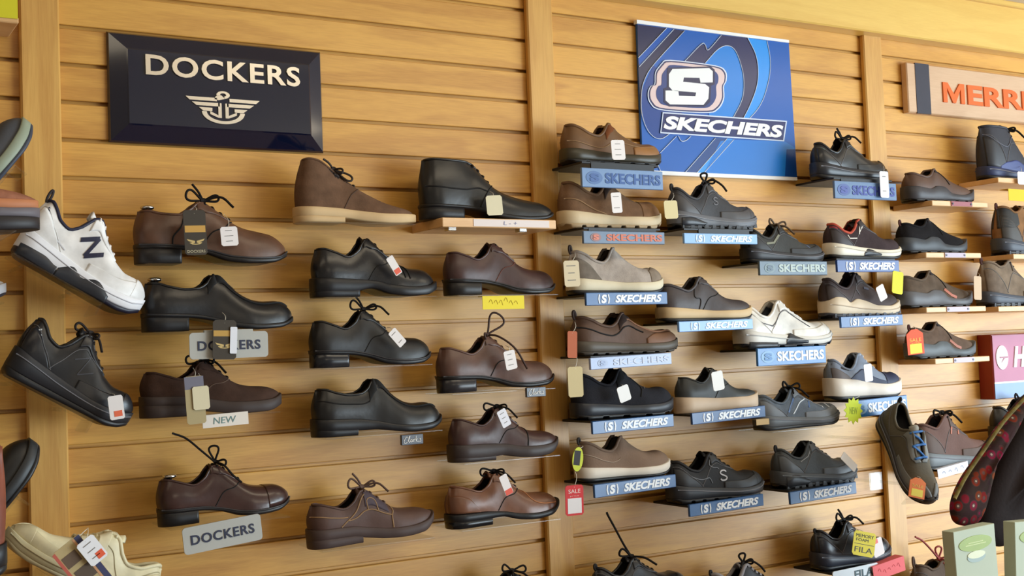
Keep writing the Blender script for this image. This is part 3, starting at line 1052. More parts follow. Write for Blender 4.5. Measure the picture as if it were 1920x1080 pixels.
def merrell_sign():
    a, b = P(1697, 113, -.02), P(1700, 210, -.02)
    x0, z1, z0 = a[0], ZO + .136, ZO - .016
    w, h = .80, z1 - z0
    root = empty('wall_sign', (x0, 0, (z0 + z1) / 2))
    tag(root, 'pale wooden plank sign with a dark band and orange letters under the ceiling beam', 'sign')
    MB().box(0, w, -.024, 0, -h / 2, h / 2, .003).build('plank', wood('sign_plank', (214, 178, 142), (196, 156, 120), 'x'), root)
    MB().box(.036, .098, -.0255, -.02, -h / 2 - .001, h / 2 + .001).build('dark_band', mat((62, 60, 70), .6, .3, 0, 1, .05), root)
    om = mat((222, 104, 36), .5, .3, 0, 1, .04)
    xa, xb, xc = (P(v, 175, -.026)[0] - x0 for v in (1768, 1808, 1814))
    hh, wm_, t = .031, xb - xa, .018
    MB().prism([(xa, -hh - .004), (xa + t, -hh - .004), (xa + t, hh * .35), ((xa + xb) / 2 - .006, -hh - .004), ((xa + xb) / 2 + .006, -hh - .004), (xb - t, hh * .35), (xb - t, -hh - .004), (xb, -hh - .004),
                (xb, hh - .004), (xb - t - .004, hh - .004), ((xa + xb) / 2, -hh * .25), (xa + t + .004, hh - .004), (xa, hh - .004)], -.028, -.024).build('lettering', om, root)
    lettering('ERRELL', .49, .062, .004, om, root, (xc + .245, -.024, -.004), .03, 0)


merrell_sign()


def hitec_sign():
    a, c = P(1843, 628, -.05), P(1857, 750, -.05)
    root = empty('wall_sign', (a[0] + .034, 0, (a[2] + c[2]) / 2))
    tag(root, 'boxed sign with maroon edge, pink glare painted face, white round logo and pale blue foot', 'sign')
    h = a[2] - c[2]
    w = .40
    MB().box(0, w, -.052, 0, -h / 2, h / 2, .002).build('box', mat((140, 44, 34), .35, .4, 0, 1, .05), root)
    MB().box(.003, w - .003, -.0545, -.05, -h / 2 + .052, h / 2 - .004).build('face', mat((190, 124, 150), .5, .3, 0, 1, .03), root)  # maroon face, with window glare painted into its colour as pink
    MB().box(.003, w - .003, -.0545, -.05, -h / 2 + .002, -h / 2 + .048).build('foot_band', mat((150, 176, 216), .5, .3, 0, 1, .03), root)
    MB().box(.003, w - .003, -.0547, -.05, -h / 2 + .048, -h / 2 + .053).build('white_line', WHITE, root)
    zc = .028
    mb = MB()
    c_ = [(.042 + .028 * math.cos(t), zc + .037 * math.sin(t)) for t in np.linspace(0, 2 * math.pi, 36, endpoint=False)]
    mb.prism(c_, -.057, -.054)
    mb.build('round_logo', WHITE, root)
    mb = MB()
    mb.prism([(.030, zc - .002), (.068, zc - .002), (.068, zc + .003), (.030, zc + .003)], -.058, -.0565)
    mb.prism([(.036, zc - .016), (.056, zc - .002), (.047, zc - .002)], -.058, -.0565)
    mb.build('logo_mark', mat((150, 70, 90), .4), root)
    lettering('HI-TEC', .24, .066, .003, WHITE, root, (.215, -.0545, zc), .04, .22)


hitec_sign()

# yellow card on a short wooden shelf, top of the next bay
a = P(15, 14, -.10)
r = empty('display_shelf', (a[0] - .03, 0, P(15, 33, -.10)[2]))
tag(r, 'short wooden shelf beneath the yellow card at the top of the wall', 'shelf')
MB().box(-.16, .047, -.11, 0, -.012, 0, .002).build('board', PINE, r)
o = MB().box(-.09, .045, -.113, -.110, -.004, .05).build('shelf_card', mat((214, 204, 40), .6, .3, 0, 1, .03))
o.location = r.location
tag(o, 'blank yellow card standing on the short wooden shelf at the top', 'card')


# ---------------------------------------------------------------- shelves with name signs
BLUE = (44, 92, 150)


def name_sign(shelf, cx, cy, style, w=.242, h=.033, bg=BLUE, fg=(235, 240, 246), rot=0.0, y=-.150, text='SKECHERS'):
    """The name strip on the front edge of a shelf; parent is the shelf's Empty."""
    p = P(cx, cy, y)
    loc = Vector(p) - shelf.location
    s = empty('name_sign', loc, (0, rot, 0))
    s.parent = shelf
    if style == 'plain':
        c = h * .14
        cor = []
        for (sx, sz, a0) in ((1, 1, 0), (-1, 1, 90), (-1, -1, 180), (1, -1, 270)):
            for k in range(5):
                a = R(a0 + 22.5 * k)
                cor.append((sx * (w / 2 - c) + c * math.cos(a), sz * (h / 2 - c) + c * math.sin(a)))
        MB().prism(cor, -.004, -.001).build('sign_panel', mat(bg, .3, .5, 0, 1, .06, vscale=8), s)
    else:
        MB().box(-w / 2, w / 2, -.004, .004, -h / 2, h / 2, .0012).build('sign_panel', mat(bg, .3, .5, 0, 1, .06, vscale=8), s)
    f = mat(fg, .45, .4, 0, 1, .02)
    if style == 'new':
        lettering(text, w * .58, h * .62, .0012, f, s, (w * .135, -.004, 0), .042, .25)
        bx, bz, k = -w * .29, 0.0, h * .36
        # brackets round a square S
        for sg in (-1, 1):
            m = MB()
            m.prism([(bx + sg * k * 1.35, -k), (bx + sg * k * 1.05, -k), (bx + sg * k * 1.25, 0), (bx + sg * k * 1.05, k), (bx + sg * k * 1.35, k), (bx + sg * k * 1.55, 0)], -.0052, -.004)
            m.build('bracket_mark', f, s)
        lettering('S', k * 1.5, k * 1.9, .0012, f, s, (bx, -.004, 0), .05, .15, 'emblem')
    elif style == 'old':
        lettering(text, w * .69, h * .56, .0012, f, s, (w * .12, -.004, 0), .035, 0)
        m = MB()
        bx, rx, rz = -w * .355, h * .52, h * .34
        ts = np.linspace(0, 2 * math.pi, 28)
        m.prism([(bx + rx * math.cos(t), rz * math.sin(t)) for t in ts[:-1]], -.0048, -.004)
        m.build('oval', mat(tuple(int(v * .55 + u * .45) for v, u in zip(bg, fg)), .4, .4, 0, 1, .02), s)
        lettering('S', rx * 1.1, rz * 1.25, .0012, mat(bg if sum(fg) > 400 else fg, .4), s, (bx, -.0048, 0), .05, 0, 'emblem')
    return s


def shelf_under(root, sh, label, kind, sign=None, group=None, x0=.0, x1=1.0, yaw=0.0, ybk=0.0):
    """A shelf whose top carries the sole; from the wall to just beyond the shoe."""
    X, Y, Z = root.location
    L = sh.L
    e = empty('display_shelf', (X, 0, Z))
    tag(e, label, 'shelf', group)
    if kind == 'clear':
        MB().box(x0 * L + .01, x1 * L - .012, -.132, -.001, -.004, -.0004, .001).build('shelf_plate', ACRYLIC, e)
    elif kind == 'black':
        sa, sb = (.06, .26)
        if sign:
            c = P(sign['cx'], sign['cy'], -.15)[0] - X
            sa, sb = c - sign.get('w', .242) / 2 + .006, c + sign.get('w', .242) / 2 - .006
        mb = MB().box(sa, sb, -.146, -.001, -.006, -.0004, .001)
        if sa > .03:
            mb.box(.022, sa, -.105, -.001, -.006, -.0004)
        mb.build('shelf_plate', BLACKPL, e)
    elif kind == 'wood':
        MB().box(x0 * L + .0, x1 * L + .012, -.145, -.0005, -.016, -.0004, .0015).build('board', PINE, e)
    if sign:
        s = name_sign(e, **sign)
        zz = s.location.z
        if kind == 'black':
            MB().box(x0 * L + .04, min(x1 * L - .03, s.location.x + .1), -.147, -.142, min(zz, -.005) - .008, max(zz, -.002), 0).build('sign_bracket', BLACKPL, e)
    return e


def px_size(cx, cy, w, h, y):
    a, b = P(cx - w / 2, cy, y), P(cx + w / 2, cy, y)
    c, d = P(cx, cy - h / 2, y), P(cx, cy + h / 2, y)
    return abs(b[0] - a[0]), abs(c[2] - d[2])


def hang_tag(label, cx, cy, w, h, col, rot=0, y=-.155, attach=None, ya=None, sticker=None, lines=0, name='price_tag', cat='tag', group='price tags', shape=None, yaw=0, text=()):
    """A card on a string; sizes in the photograph's pixels at depth y."""
    wm, hm = px_size(cx, cy, w, h, y)
    p = P(cx, cy, y)
    m = plain(col, .6, .3)
    mb = MB()
    if shape == 'star':
        pts = []
        for i in range(24):
            r = (1.0 if i % 2 == 0 else .74)
            a = i * math.pi / 12
            pts.append((wm / 2 * r * math.cos(a), hm / 2 * r * math.sin(a)))
        mb.prism(pts, -.0006, .0006)
    elif shape == 'tag':
        mb.prism([(-wm / 2, -hm / 2), (wm / 2, -hm / 2), (wm / 2, hm * .32), (wm * .18, hm / 2), (-wm * .18, hm / 2), (-wm / 2, hm * .32)], -.0006, .0006)
    elif shape == 'oval':
        mb.prism([(wm / 2 * math.cos(a), hm / 2 * math.sin(a)) for a in np.linspace(0, 2 * math.pi, 24, endpoint=False)], -.001, .001)
    else:
        c = min(wm, hm) * .10
        mb.prism([(-wm / 2 + c, -hm / 2), (wm / 2 - c, -hm / 2), (wm / 2, -hm / 2 + c), (wm / 2, hm / 2 - c), (wm / 2 - c, hm / 2), (-wm / 2 + c, hm / 2), (-wm / 2, hm / 2 - c), (-wm / 2, -hm / 2 + c)], -.0006, .0006)
    o = mb.build(name, m)
    o.location = tuple(p)
    o.rotation_euler = (0, R(rot), R(yaw))
    tag(o, label, cat, group)
    if lines:
        l = MB()
        rr = random.Random(int(cx * 7 + cy))
        for i in range(lines):
            z = hm * (.30 - .55 * i / max(lines - 1, 1))
            a = wm * (.18 + .16 * rr.random())
            l.box(-a, a * .8, -.0011, -.0005, z - hm * .014, z + hm * .014)
        l.build('printing', plain((120, 116, 110), .7), o)
    if sticker:
        sx, sz, sw, shh, sc_ = sticker
        MB().box((sx - sw / 2) * wm, (sx + sw / 2) * wm, -.0011, -.0005, (sz - shh / 2) * hm, (sz + shh / 2) * hm).build('price_sticker', plain(sc_, .6), o)
    for (tx, tz, tw, th, body, tc) in text:
        if body == 'wings':
            for sg in (-1, 1):
                w_ = MB()
                w_.prism([((tx + sg * u * tw) * wm, (tz + v * th) * hm) for u, v in ((.05, .1), (.5, .45), (.42, .1), (.2, -.12), (.36, -.2), (.22, -.5), (0, -.55), (0, -.42), (.16, -.34), (.1, -.22), (.05, -.25))], -.0011, -.0005)
                w_.build('printed_wing', plain(tc, .6), o)
        elif body == 'block':
            MB().box((tx - tw / 2) * wm, (tx + tw / 2) * wm, -.0011, -.0005, (tz - th / 2) * hm, (tz + th / 2) * hm).build('printed_panel', plain(tc, .6), o)
        else:
            lettering(body, tw * wm, th * hm, .0006, plain(tc, .6), o, (tx * wm, -.0006, tz * hm), 0, 0, 'printing')
    if attach:
        q = P(attach[0], attach[1], (ya if ya is not None else y + .045))
        Mi = (Matrix.Translation(o.location) @ o.rotation_euler.to_matrix().to_4x4()).inverted()
        a = Mi @ Vector(q)
        t = Vector((0, -.0008, hm * .42))
        mid = (a + t) / 2 + Vector((.003, -.004, .002))
        MB().tube(smooth_curve([t, mid, a], 10), .0006, 5).build('string', STRING, o, True)
    return o


def flat_card(label, cx, cy, w, h, col, y=-.15, rot=0, name='shelf_card', cat='card', text=(), group=None, th=.0012, back=None, marks=None):
    """A paper card fixed to a shelf front; reaches back to the shelf by a folded flap."""
    wm, hm = px_size(cx, cy, w, h, y)
    mb = MB().box(-wm / 2, wm / 2, -th / 2, th / 2, -hm / 2, hm / 2)
    o = mb.build(name, plain(col, .65, .3))
    o.location = tuple(P(cx, cy, y))
    o.rotation_euler = (0, R(rot), 0)
    tag(o, label, cat, group)
    for (tx, tz, tw, th_, body, tc) in text:
        lettering(body, tw * wm, th_ * hm, .0006, plain(tc, .6), o, (tx * wm, -th / 2, tz * hm), .0, .1, 'handwriting')
    if marks:
        n, c = marks
        rr = random.Random(n * 31 + int(cx))
        for i in range(n):
            x = wm * (-.30 + .6 * i / max(1, n - 1))
            z = hm * rr.uniform(-.1, .12)
            MB().tube(smooth_curve([(x - wm * .05, -th / 2 - .0002, z), (x, -th / 2 - .0002, z + hm * rr.uniform(.1, .25)), (x + wm * .04, -th / 2 - .0002, z - hm * rr.uniform(.05, .2))], 8), .0006, 5).build('pen_stroke', plain(c, .6), o)
    if back:
        MB().box(-wm / 2, wm / 2, 0, back, hm / 2 - th, hm / 2).build('fold_flap', plain(col, .65, .3), o)
    return o


# ---------------------------------------------------------------- the shoes, bay by bay
BLK = leather((25, 24, 26), .30)
BLKM = leather((27, 26, 27), .42)
BLKS = rubber((27, 27, 30), .42)
DKS = rubber((30, 27, 27), .40)
STITCH = plain((150, 118, 84), .8)
DSTITCH = plain((20, 17, 16), .8)


def ox_extras(m, cap=False, st=None, facing=True, counter=False, welt=True):
    s = st or DSTITCH
    e = [('rail', 'welt', rubber((54, 52, 54), .3), .006, .011, [(.02, .112), (.3, .102), (.45, .076), (.6, .040), (.75, .031), (.9, .040), (.995, .078)]),
         ('seam', 'stitching', s, .004, [(.635, 1.0), (.60, .72), (.55, .42), (.46, .22), (.40, .02)])]
    if not welt:
        e.pop(0)
    if facing:
        e.append(('patch', 'facing', m, .385, .60, [(.385, .80), (.45, .62), (.60, .78)], [(.385, 1), (.6, 1)], .005))
    if cap:
        e.append(('patch', 'toe_cap', m, .80, .985, [(.80, 0), (.985, 0)], [(.80, 1), (.985, 1)], .005))
    if counter:
        e.append(('patch', 'heel_counter', m, .006, .24, [(.006, 0), (.24, 0)], [(.006, .70), (.14, .62), (.24, .02)], .005))
    return e


def apron(st):
    return ('seam', 'apron_seam', st, .007, [(.47, .60), (.56, .58), (.68, .60), (.80, .64), (.90, .72), (.955, .86), (.965, 1.0)])


G_DRESS = 'dress shoes on clear shelves'
G_SIGN = 'casual shoes on shelves with name signs'
G_WOOD = 'clogs and hiking shoes on wooden shelves'
G_SLANT = 'shoes on slanted clear stands'
SHOES = {}


def put(key, name, label, kind, um, sm, box, cat='shoe', shelf='clear', shelf_label=None, sign=None, sx=(0, 1), **kw):
    root, sh = make_shoe(name, label, cat, kind, um, sm, box, **kw)
    SHOES[key] = (root, sh)
    if shelf:
        SHOES[key] += (shelf_under(root, sh, shelf_label, shelf, sign, {'clear': 'clear shelves', 'black': 'black shelves with name signs', 'wood': 'wooden shelves'}[shelf], sx[0], sx[1]),)
    return root, sh


TREE_LABELS = []


def shoe_tree(key, label):
    root, sh = SHOES[key][:2]
    x = .085 * sh.L
    z = sh.L * sh.hs * float(sh.zc(.085))
    o = empty('shoe_tree', (root.location.x + x, root.location.y, root.location.z + z))
    tag(o, label, 'shoe tree', 'shoe trees with chrome knobs')
    h = .013
    prof = [(.0001, h), (.010, h), (.0135, h - .002), (.014, h - .005), (.011, h - .007), (.005, h - .009)]
    an = np.linspace(0, 2 * math.pi, 20, endpoint=False)
    mb = MB().grid(np.array([[(r * math.cos(t), r * math.sin(t), z_) for t in an] for r, z_ in prof]), False, True)
    mb.build('knob', CHROME, o, True)
    MB().tube([(0, 0, h - .008), (0, 0, -.02), (.01, 0, -.05)], .005, 10).build('stem', CHROME, o, True)
    mb = MB()
    q = []
    for a in np.linspace(-1, 1, 9):
        r = .02 * math.sqrt(max(0, 1 - a * a)) + .0005
        q.append([(.012 + a * .024, r * math.cos(t), -.058 + r * .9 * math.sin(t)) for t in an])
    mb.grid(np.array(q), False, True).build('heel_form', PINE, o, True)


# ---- first bay: dress shoes
BR1 = leather((94, 64, 48), .36)
put('A1', 'dress_shoe', 'reddish brown laced dress shoe with dark hang tag, under the navy sign', 'oxford', BR1, [DKS, DKS], (249, 380, 538, 500), group=G_DRESS,
    shelf_label='clear shelf under the reddish brown laced shoe with the dark hang tag', bowst='wild',
    extras=ox_extras(BR1) + [('seam', 'stitching', DSTITCH, .005, [(.30, 1.0), (.27, .6), (.22, .3), (.21, .03)])],
    over=dict(z=[(0, .31), (.05, .31), (.15, .292), (.26, .288), (.34, .32), (.41, .365), (.45, .355), (.53, .31), (.62, .255), (.7, .22), (.8, .20), (.9, .18), (1, .145)]))
put('A2', 'loafer', 'black plain slip-on dress shoe with chrome shoe tree knob', 'loafer', BLK, [BLKS, BLKS], (263, 516, 550, 624), group=G_DRESS,
    shelf_label='clear shelf with grey name plate half hidden by a hang tag',
    sign=dict(cx=429, cy=647, style='plain', w=.160, h=.052, bg=(176, 176, 170), rot=0),
    extras=[('patch', 'elastic_gusset', mat((22, 21, 22), .9), .40, .60, [(.40, .55), (.50, .62), (.60, .90)], [(.40, 1), (.60, 1)], .003), apron(DSTITCH)])
put('A3', 'dress_shoe', 'dark brown matte laced shoe with thick sole above the handwritten card', 'oxford', suede((66, 48, 40)), [rubber((58, 46, 42), .6), rubber((56, 44, 40), .6)], (260, 680, 528, 785), group=G_DRESS,
    shelf_label='clear shelf under the dark brown matte shoe with grey hang tag', bowst='back',
    extras=ox_extras(suede((62, 45, 38)), welt=False, st=plain((92, 72, 60), .8)),
    over=dict(xt=.8, sole=[('outsole', [(0, .085), (.28, .07), (.42, .03), (.58, .006), (.72, 0), (.86, .006), (1, .05)],
                     [(0, .145), (.3, .135), (.45, .11), (.6, .085), (.75, .08), (.9, .09), (1, .125)], .016, 0, 1),
                     ('heel_block', [(0, 0), (1, 0)], [(0, .09), (.3, .078), (1, .07)], .014, 0, .30)],
              feather=[(0, .14), (.3, .13), (.45, .105), (.6, .08), (.75, .075), (.9, .085), (1, .12)]))
BR4 = leather((66, 44, 40), .24)
put('A4', 'dress_shoe', 'glossy dark brown cap toe shoe with loose black laces and chrome knob', 'oxford', BR4, [DKS, BLKS], (292, 872, 543, 989), group=G_DRESS, rot=(0, R(-2.5), 0),
    shelf_label='clear shelf with grey name plate hanging under the cap toe shoe',
    sign=dict(cx=417, cy=1001, style='plain', w=.158, h=.052, bg=(176, 176, 170), rot=R(-5)), bowst='up',
    extras=ox_extras(BR4, cap=True))
for k, l in (('A1', 'chrome shoe tree knob in the heel of the reddish brown laced shoe'), ('A2', 'chrome shoe tree knob in the heel of the black slip-on'),
             ('A4', 'chrome shoe tree knob in the heel of the glossy cap toe shoe')):
    shoe_tree(k, l)
put('B1', 'chukka_boot', 'brown suede chukka boot with pale crepe sole under the navy sign', 'chukka', suede((104, 78, 60)), [rubber((204, 174, 130), .7), rubber((200, 170, 126), .7)], (548, 297, 780, 426), group=G_DRESS, cat='boot',
    shelf_label='clear shelf under the brown suede chukka boot', bowst='lie', lace_col=mat((40, 28, 22), .7),
    extras=[('seam', 'stitching', plain((74, 54, 42), .8), .004, [(.52, .95), (.48, .6), (.42, .35), (.36, .02)])], over=dict(lr=.009))
put('B2', 'dress_shoe', 'black laced shoe with rugged sole and orange stickered tag', 'oxford', leather((32, 31, 33), .26), [BLKS, BLKS], (579, 450, 819, 560), group=G_DRESS,
    shelf_label='clear shelf under the black rugged soled shoe', bowst=None,
    extras=ox_extras(BLK) + [('seam', 'stitching', DSTITCH, .006, [(.66, .98), (.69, .6), (.70, .3)]), ('seam', 'stitching', DSTITCH, .006, [(.70, .98), (.73, .6), (.74, .3)])],
    over=dict(sole=[('outsole', [(0, .03), (.28, .03), (.42, .05), (.58, .012), (.72, 0), (.86, .006), (1, .05)],
                     [(0, .12), (.3, .11), (.45, .10), (.6, .07), (.75, .06), (.9, .07), (1, .10)], .02, 0, 1),
                     ('heel_block', [(0, 0), (1, 0)], [(0, .06), (.3, .05), (1, .05)], .018, 0, .33)], tongue=(.625, .43, .05)))
put('B3', 'dress_shoe', 'black plain laced dress shoe with bushy laces above the black loafer', 'oxford', BLKM, [BLKS, mat((30, 32, 38), .22)], (578, 585, 808, 691), group=G_DRESS,
    shelf_label='clear shelf under the black plain laced dress shoe', bowst='wild', extras=ox_extras(BLKM))
put('B4', 'loafer', 'black plain loafer with raised tongue above the small charcoal sign', 'loafer', leather((30, 29, 29), .34), [BLKS, BLKS], (581, 711, 829, 821), group=G_DRESS,
    shelf_label='clear shelf with small charcoal sign under the black loafer',
    sign=dict(cx=772, cy=824, style='script', w=.052, h=.022, bg=(70, 74, 84)),
    extras=[('patch', 'elastic_gusset', mat((20, 20, 21), .9), .40, .58, [(.40, .5), (.50, .58), (.58, .85)], [(.40, 1), (.58, 1)], .003), apron(DSTITCH),
            ('seam', 'stitching', DSTITCH, .005, [(.02, .62), (.15, .60), (.28, .62), (.40, .50)])],
    over=dict(xt=.80, sole=[('outsole', [(0, .04), (.28, .03), (.42, .03), (.58, .012), (.72, 0), (.86, .01), (1, .06)],
                     [(0, .115), (.3, .105), (.45, .085), (.6, .055), (.75, .045), (.9, .055), (1, .10)], .014, 0, 1),
                     ('heel_block', [(0, 0), (1, 0)], [(0, .06), (.3, .05), (1, .05)], .012, 0, .30)]))
BR5 = suede((82, 58, 50))
put('B5', 'dress_shoe', 'dusty brown laced casual shoe with light stitching on the lowest clear shelf', 'oxford', mat((84, 60, 52), .55, .4, .15, 120, .2), [rubber((72, 56, 52), .6), rubber((70, 55, 52), .6)], (572, 918, 814, 1031), group=G_DRESS,
    rot=(0, R(-2.5), 0), shelf_label='clear shelf under the dusty brown shoe with light stitching', bowst='wild', lace_col=mat((96, 72, 60), .8),
    extras=[('seam', 'stitching', STITCH, .005, [(.01, .55), (.14, .52), (.28, .55)]), ('seam', 'stitching', STITCH, .005, [(.22, .05), (.28, .4), (.36, .62), (.43, .8)]),
            ('seam', 'stitching', STITCH, .005, [(.28, .35), (.40, .33), (.55, .33), (.62, .36)]), ('seam', 'stitching', STITCH, .005, [(.62, 1.0), (.64, .6), (.62, .3), (.62, .02)]),
            ('seam', 'stitching', STITCH, .005, [(.44, .33), (.44, .58), (.50, .62), (.52, .33)]),
            ('patch', 'saddle', mat((70, 56, 64), .7), .42, .60, [(.42, .42), (.60, .42)], [(.42, .9), (.5, .98), (.6, .9)], .003)],
    over=dict(xt=.82, z=PRE['oxford']['z'], sole=[('outsole', [(0, .06), (.28, .055), (.42, .03), (.58, .006), (.72, 0), (.86, .012), (1, .09)],
                     [(0, .135), (.3, .125), (.45, .10), (.6, .075), (.75, .07), (.9, .09), (1, .14)], .018, 0, 1),
                     ('heel_block', [(0, 0), (1, 0)], [(0, .07), (.3, .06), (1, .05)], .016, 0, .38)],
              feather=[(0, .13), (.3, .12), (.45, .095), (.6, .07), (.75, .065), (.9, .085), (1, .135)], tongue=(.625, .43, .05)))
put('C1', 'ankle_boot', 'black leather laced ankle boot with long square toe', 'ankle', leather((32, 31, 31), .30), [BLKS, BLKS], (783, 298, 1038, 421), group=G_DRESS, cat='boot',
    shelf=None, bowst=None, extras=[('seam', 'stitching', DSTITCH, .005, [(.54, 1.0), (.5, .6), (.46, .35), (.40, .02)]), ('seam', 'stitching', DSTITCH, .005, [(.02, .40), (.2, .36), (.36, .36), (.46, .35)])],
    over=dict(xt=.84, nt=2.8, ball=.14))
BR_C2 = leather((70, 46, 43), .40)
put('C2', 'dress_shoe', 'burgundy brown plain laced shoe above the yellow sticky note', 'oxford', BR_C2, [DKS, DKS], (829, 459, 1041, 556), group=G_DRESS,
    shelf_label='clear shelf carrying the yellow note', bowst=None, extras=ox_extras(BR_C2, st=plain((104, 62, 52), .8)), lace_col=mat((44, 26, 24), .7),
    over=dict(tongue=(.625, .43, .045)))
BR_C3 = leather((94, 66, 56), .38)
put('C3', 'dress_shoe', 'mid brown laced shoe with an upright lace loop and square toe', 'oxford', BR_C3, [DKS, mat((40, 38, 42), .25)], (816, 633, 1039, 738), group=G_DRESS,
    shelf_label='clear shelf with small charcoal sign under the mid brown shoe', bowst='ring', rot=(0, R(-1), 0), lace_col=mat((62, 38, 30), .7),
    sign=dict(cx=1004, cy=735, style='script', w=.052, h=.022, bg=(70, 74, 84)), extras=ox_extras(BR_C3), over=dict(xt=.82, nt=2.6))
BR_C4 = leather((72, 48, 44), .36)
put('C4', 'dress_shoe', 'dark brown laced shoe with round toe and thick brown sole', 'oxford', BR_C4, [rubber((58, 48, 46), .5), rubber((56, 46, 44), .5)], (837, 767, 1047, 868), group=G_DRESS,
    shelf_label='clear shelf under the dark brown round toe shoe', bowst='back',
    extras=ox_extras(BR_C4, welt=False) + [('seam', 'stitching', DSTITCH, .005, [(.66, 1), (.665, .6), (.66, .3), (.65, .02)])],
    over=dict(xt=.80, sole=[('outsole', [(0, .03), (.28, .02), (.42, .03), (.58, .006), (.72, 0), (.86, .015), (1, .09)],
                     [(0, .125), (.3, .12), (.45, .11), (.6, .085), (.75, .08), (.9, .09), (1, .13)], .018, 0, 1),
                     ('heel_block', [(0, 0), (1, 0)], [(0, .05), (.3, .04), (1, .04)], .016, 0, .36)],
              feather=[(0, .12), (.3, .115), (.45, .105), (.6, .08), (.75, .075), (.9, .085), (1, .125)]))
BR_C5 = leather((118, 78, 57), .32)
put('C5', 'dress_shoe', 'tan brown laced shoe with black sole and white red tag', 'oxford', BR_C5, [BLKS, mat((22, 24, 28), .2)], (832, 888, 1049, 993), group=G_DRESS,
    shelf_label='clear shelf under the tan brown shoe', bowst='back', rot=(0, R(-1.5), 0),
    extras=ox_extras(BR_C5, counter=True, welt=False) + [('seam', 'stitching', plain((180, 120, 80), .8), .005, [(.66, 1), (.70, .5), (.80, .3), (.95, .25)])],
    over=dict(xt=.82, tongue=(.625, .42, .06), sole=[('outsole', [(0, .05), (.28, .045), (.42, .05), (.58, .012), (.72, 0), (.86, .012), (1, .085)],
                     [(0, .105), (.3, .10), (.45, .085), (.6, .055), (.75, .045), (.9, .06), (1, .12)], .018, 0, 1),
                     ('heel_block', [(0, 0), (1, 0)], [(0, .06), (.3, .055), (1, .05)], .015, 0, .34)]))

# wooden shelf with paper label under the ankle boot
rt, sh_ = SHOES['C1'][:2]
e = empty('display_shelf', (rt.location.x, 0, rt.location.z))
tag(e, 'pale wooden shelf with paper label under the black ankle boot', 'shelf', 'wooden shelves')
p0, p1 = P(866, 425, -.15), P(1043, 425, -.15)
MB().box(.02, p1[0] - rt.location.x, -.150, 0, -.021, 0, .0015).build('board', PINE, e)
o = MB().box(p0[0] - rt.location.x + .03, p1[0] - rt.location.x - .02, -.1512, -.149, -.018, -.002).build('paper_label', plain((226, 214, 210), .6), e)
lettering('L - +', .036, .008, .0006, plain((120, 120, 150)), o, ((p0[0] + p1[0]) / 2 - rt.location.x, -.1512, -.010), 0, .1, 'handwriting')
for dx in (.05, .235):
    MB().box(dx - .01, dx + .01, -.14, -.12, -.028, -.020, .001).build('clip', CHROME, e)

# writing on the two grey plates and the charcoal signs is added to their panels
for k, rot in (('A2', 0), ('A4', R(-5))):
    e = SHOES[k][2]
    s = [c for c in e.children if c.name.startswith('name_sign')][0]
    lettering('DOCKERS', .128, .019, .0012, plain((38, 42, 66)), s, (0, -.004, 0), .02, 0, space=1.1)
    MB().box(-.05, .05, -.003, .004, .024, -float(s.location.z) + 0, .001).build('plate_neck', mat((176, 176, 170), .3), s)


def clarks(s):
    m = MB()
    z = .0

    def st(pts):
        q = smooth_curve([(x * .0085, -.0046, y * .0085) for x, y in pts], 30)
        m.tube(q, .00075, 5)
    st([(-1.35, .55), (-1.7, .75), (-2.2, .2), (-2.45, -.5), (-2.1, -.85), (-1.5, -.5)])
    st([(-1.35, -.3), (-.9, .5), (-.75, .95), (-1.05, .6), (-1.2, -.3), (-.95, -.65), (-.7, -.4)])
    st([(-.1, .0), (-.5, .0), (-.65, -.45), (-.35, -.6), (-.05, -.1), (-.1, -.5), (.15, -.5)])
    st([(.2, .1), (.25, -.55), (.3, -.1), (.55, .12), (.7, -.02)])
    st([(.95, .9), (.85, -.55)])
    st([(1.4, .15), (.9, -.2), (1.45, -.6), (1.7, -.4)])
    st([(2.3, .1), (1.95, .05), (2.25, -.35), (2.1, -.62), (1.75, -.5)])
    m.build('script_lettering', WHITE, s, True)


for k in ('B4', 'C3'):
    e = SHOES[k][2]
    clarks([c for c in e.children if c.name.startswith('name_sign')][0])

# ---- second bay: casual shoes over name signs
SK = (34, 84, 140)


def gore(col=(24, 22, 24)):
    return ('patch', 'elastic_gusset', mat(col, .9, .2), .385, .53, [(.385, .50), (.46, .55), (.53, .85)], [(.385, 1), (.53, 1)], .004)


SLIPSOLE = lambda a, b: dict(sole=[('midsole', [(0, .035), (.1, .03), (.5, .025), (.75, .02), (.88, .03), (1, .07)],
                                    [(0, .125), (.15, .115), (.35, .10), (.55, .085), (.75, .085), (.9, .10), (1, .13)], .014, 0, 1),
                                   ('outsole', [(0, .02), (.06, 0), (.8, 0), (.9, .012), (1, .055)], [(0, .04), (.1, .033), (.5, .028), (.75, .023), (.88, .033), (1, .075)], .013, 0, 1)],
                             feather=[(0, .115), (.15, .105), (.35, .09), (.55, .075), (.75, .075), (.9, .09), (1, .12)])
D1U = mat((112, 80, 50), .55, .4, .15, 110, .22)
put('D1', 'slip_on_shoe', 'brown leather slip-on beside the blue banner, topmost of its column', 'slip', D1U, [rubber((62, 56, 42), .4), BLKS], (1048, 233, 1240, 320), group=G_SIGN, shelf='black',
    shelf_label='black shelf with large blue lettered sign at the top beside the banner', sign=dict(cx=1167, cy=336, style='old', h=.046, bg=(112, 142, 184), fg=(52, 88, 150)), notch=(7, .012),
    extras=[gore((120, 70, 40)), ('seam', 'stitching', STITCH, .005, [(.02, .35), (.2, .30), (.45, .25), (.7, .35), (.9, .4)]),
            ('patch', 'toe_overlay', mat((140, 96, 52), .5, .4, .15, 110, .2), .64, .985, [(.64, 0), (.985, 0)], [(.64, .25), (.8, .5), (.985, .6)], .005)],
    lining=mat((70, 30, 34), .9), over=dict(SLIPSOLE(0, 0)))
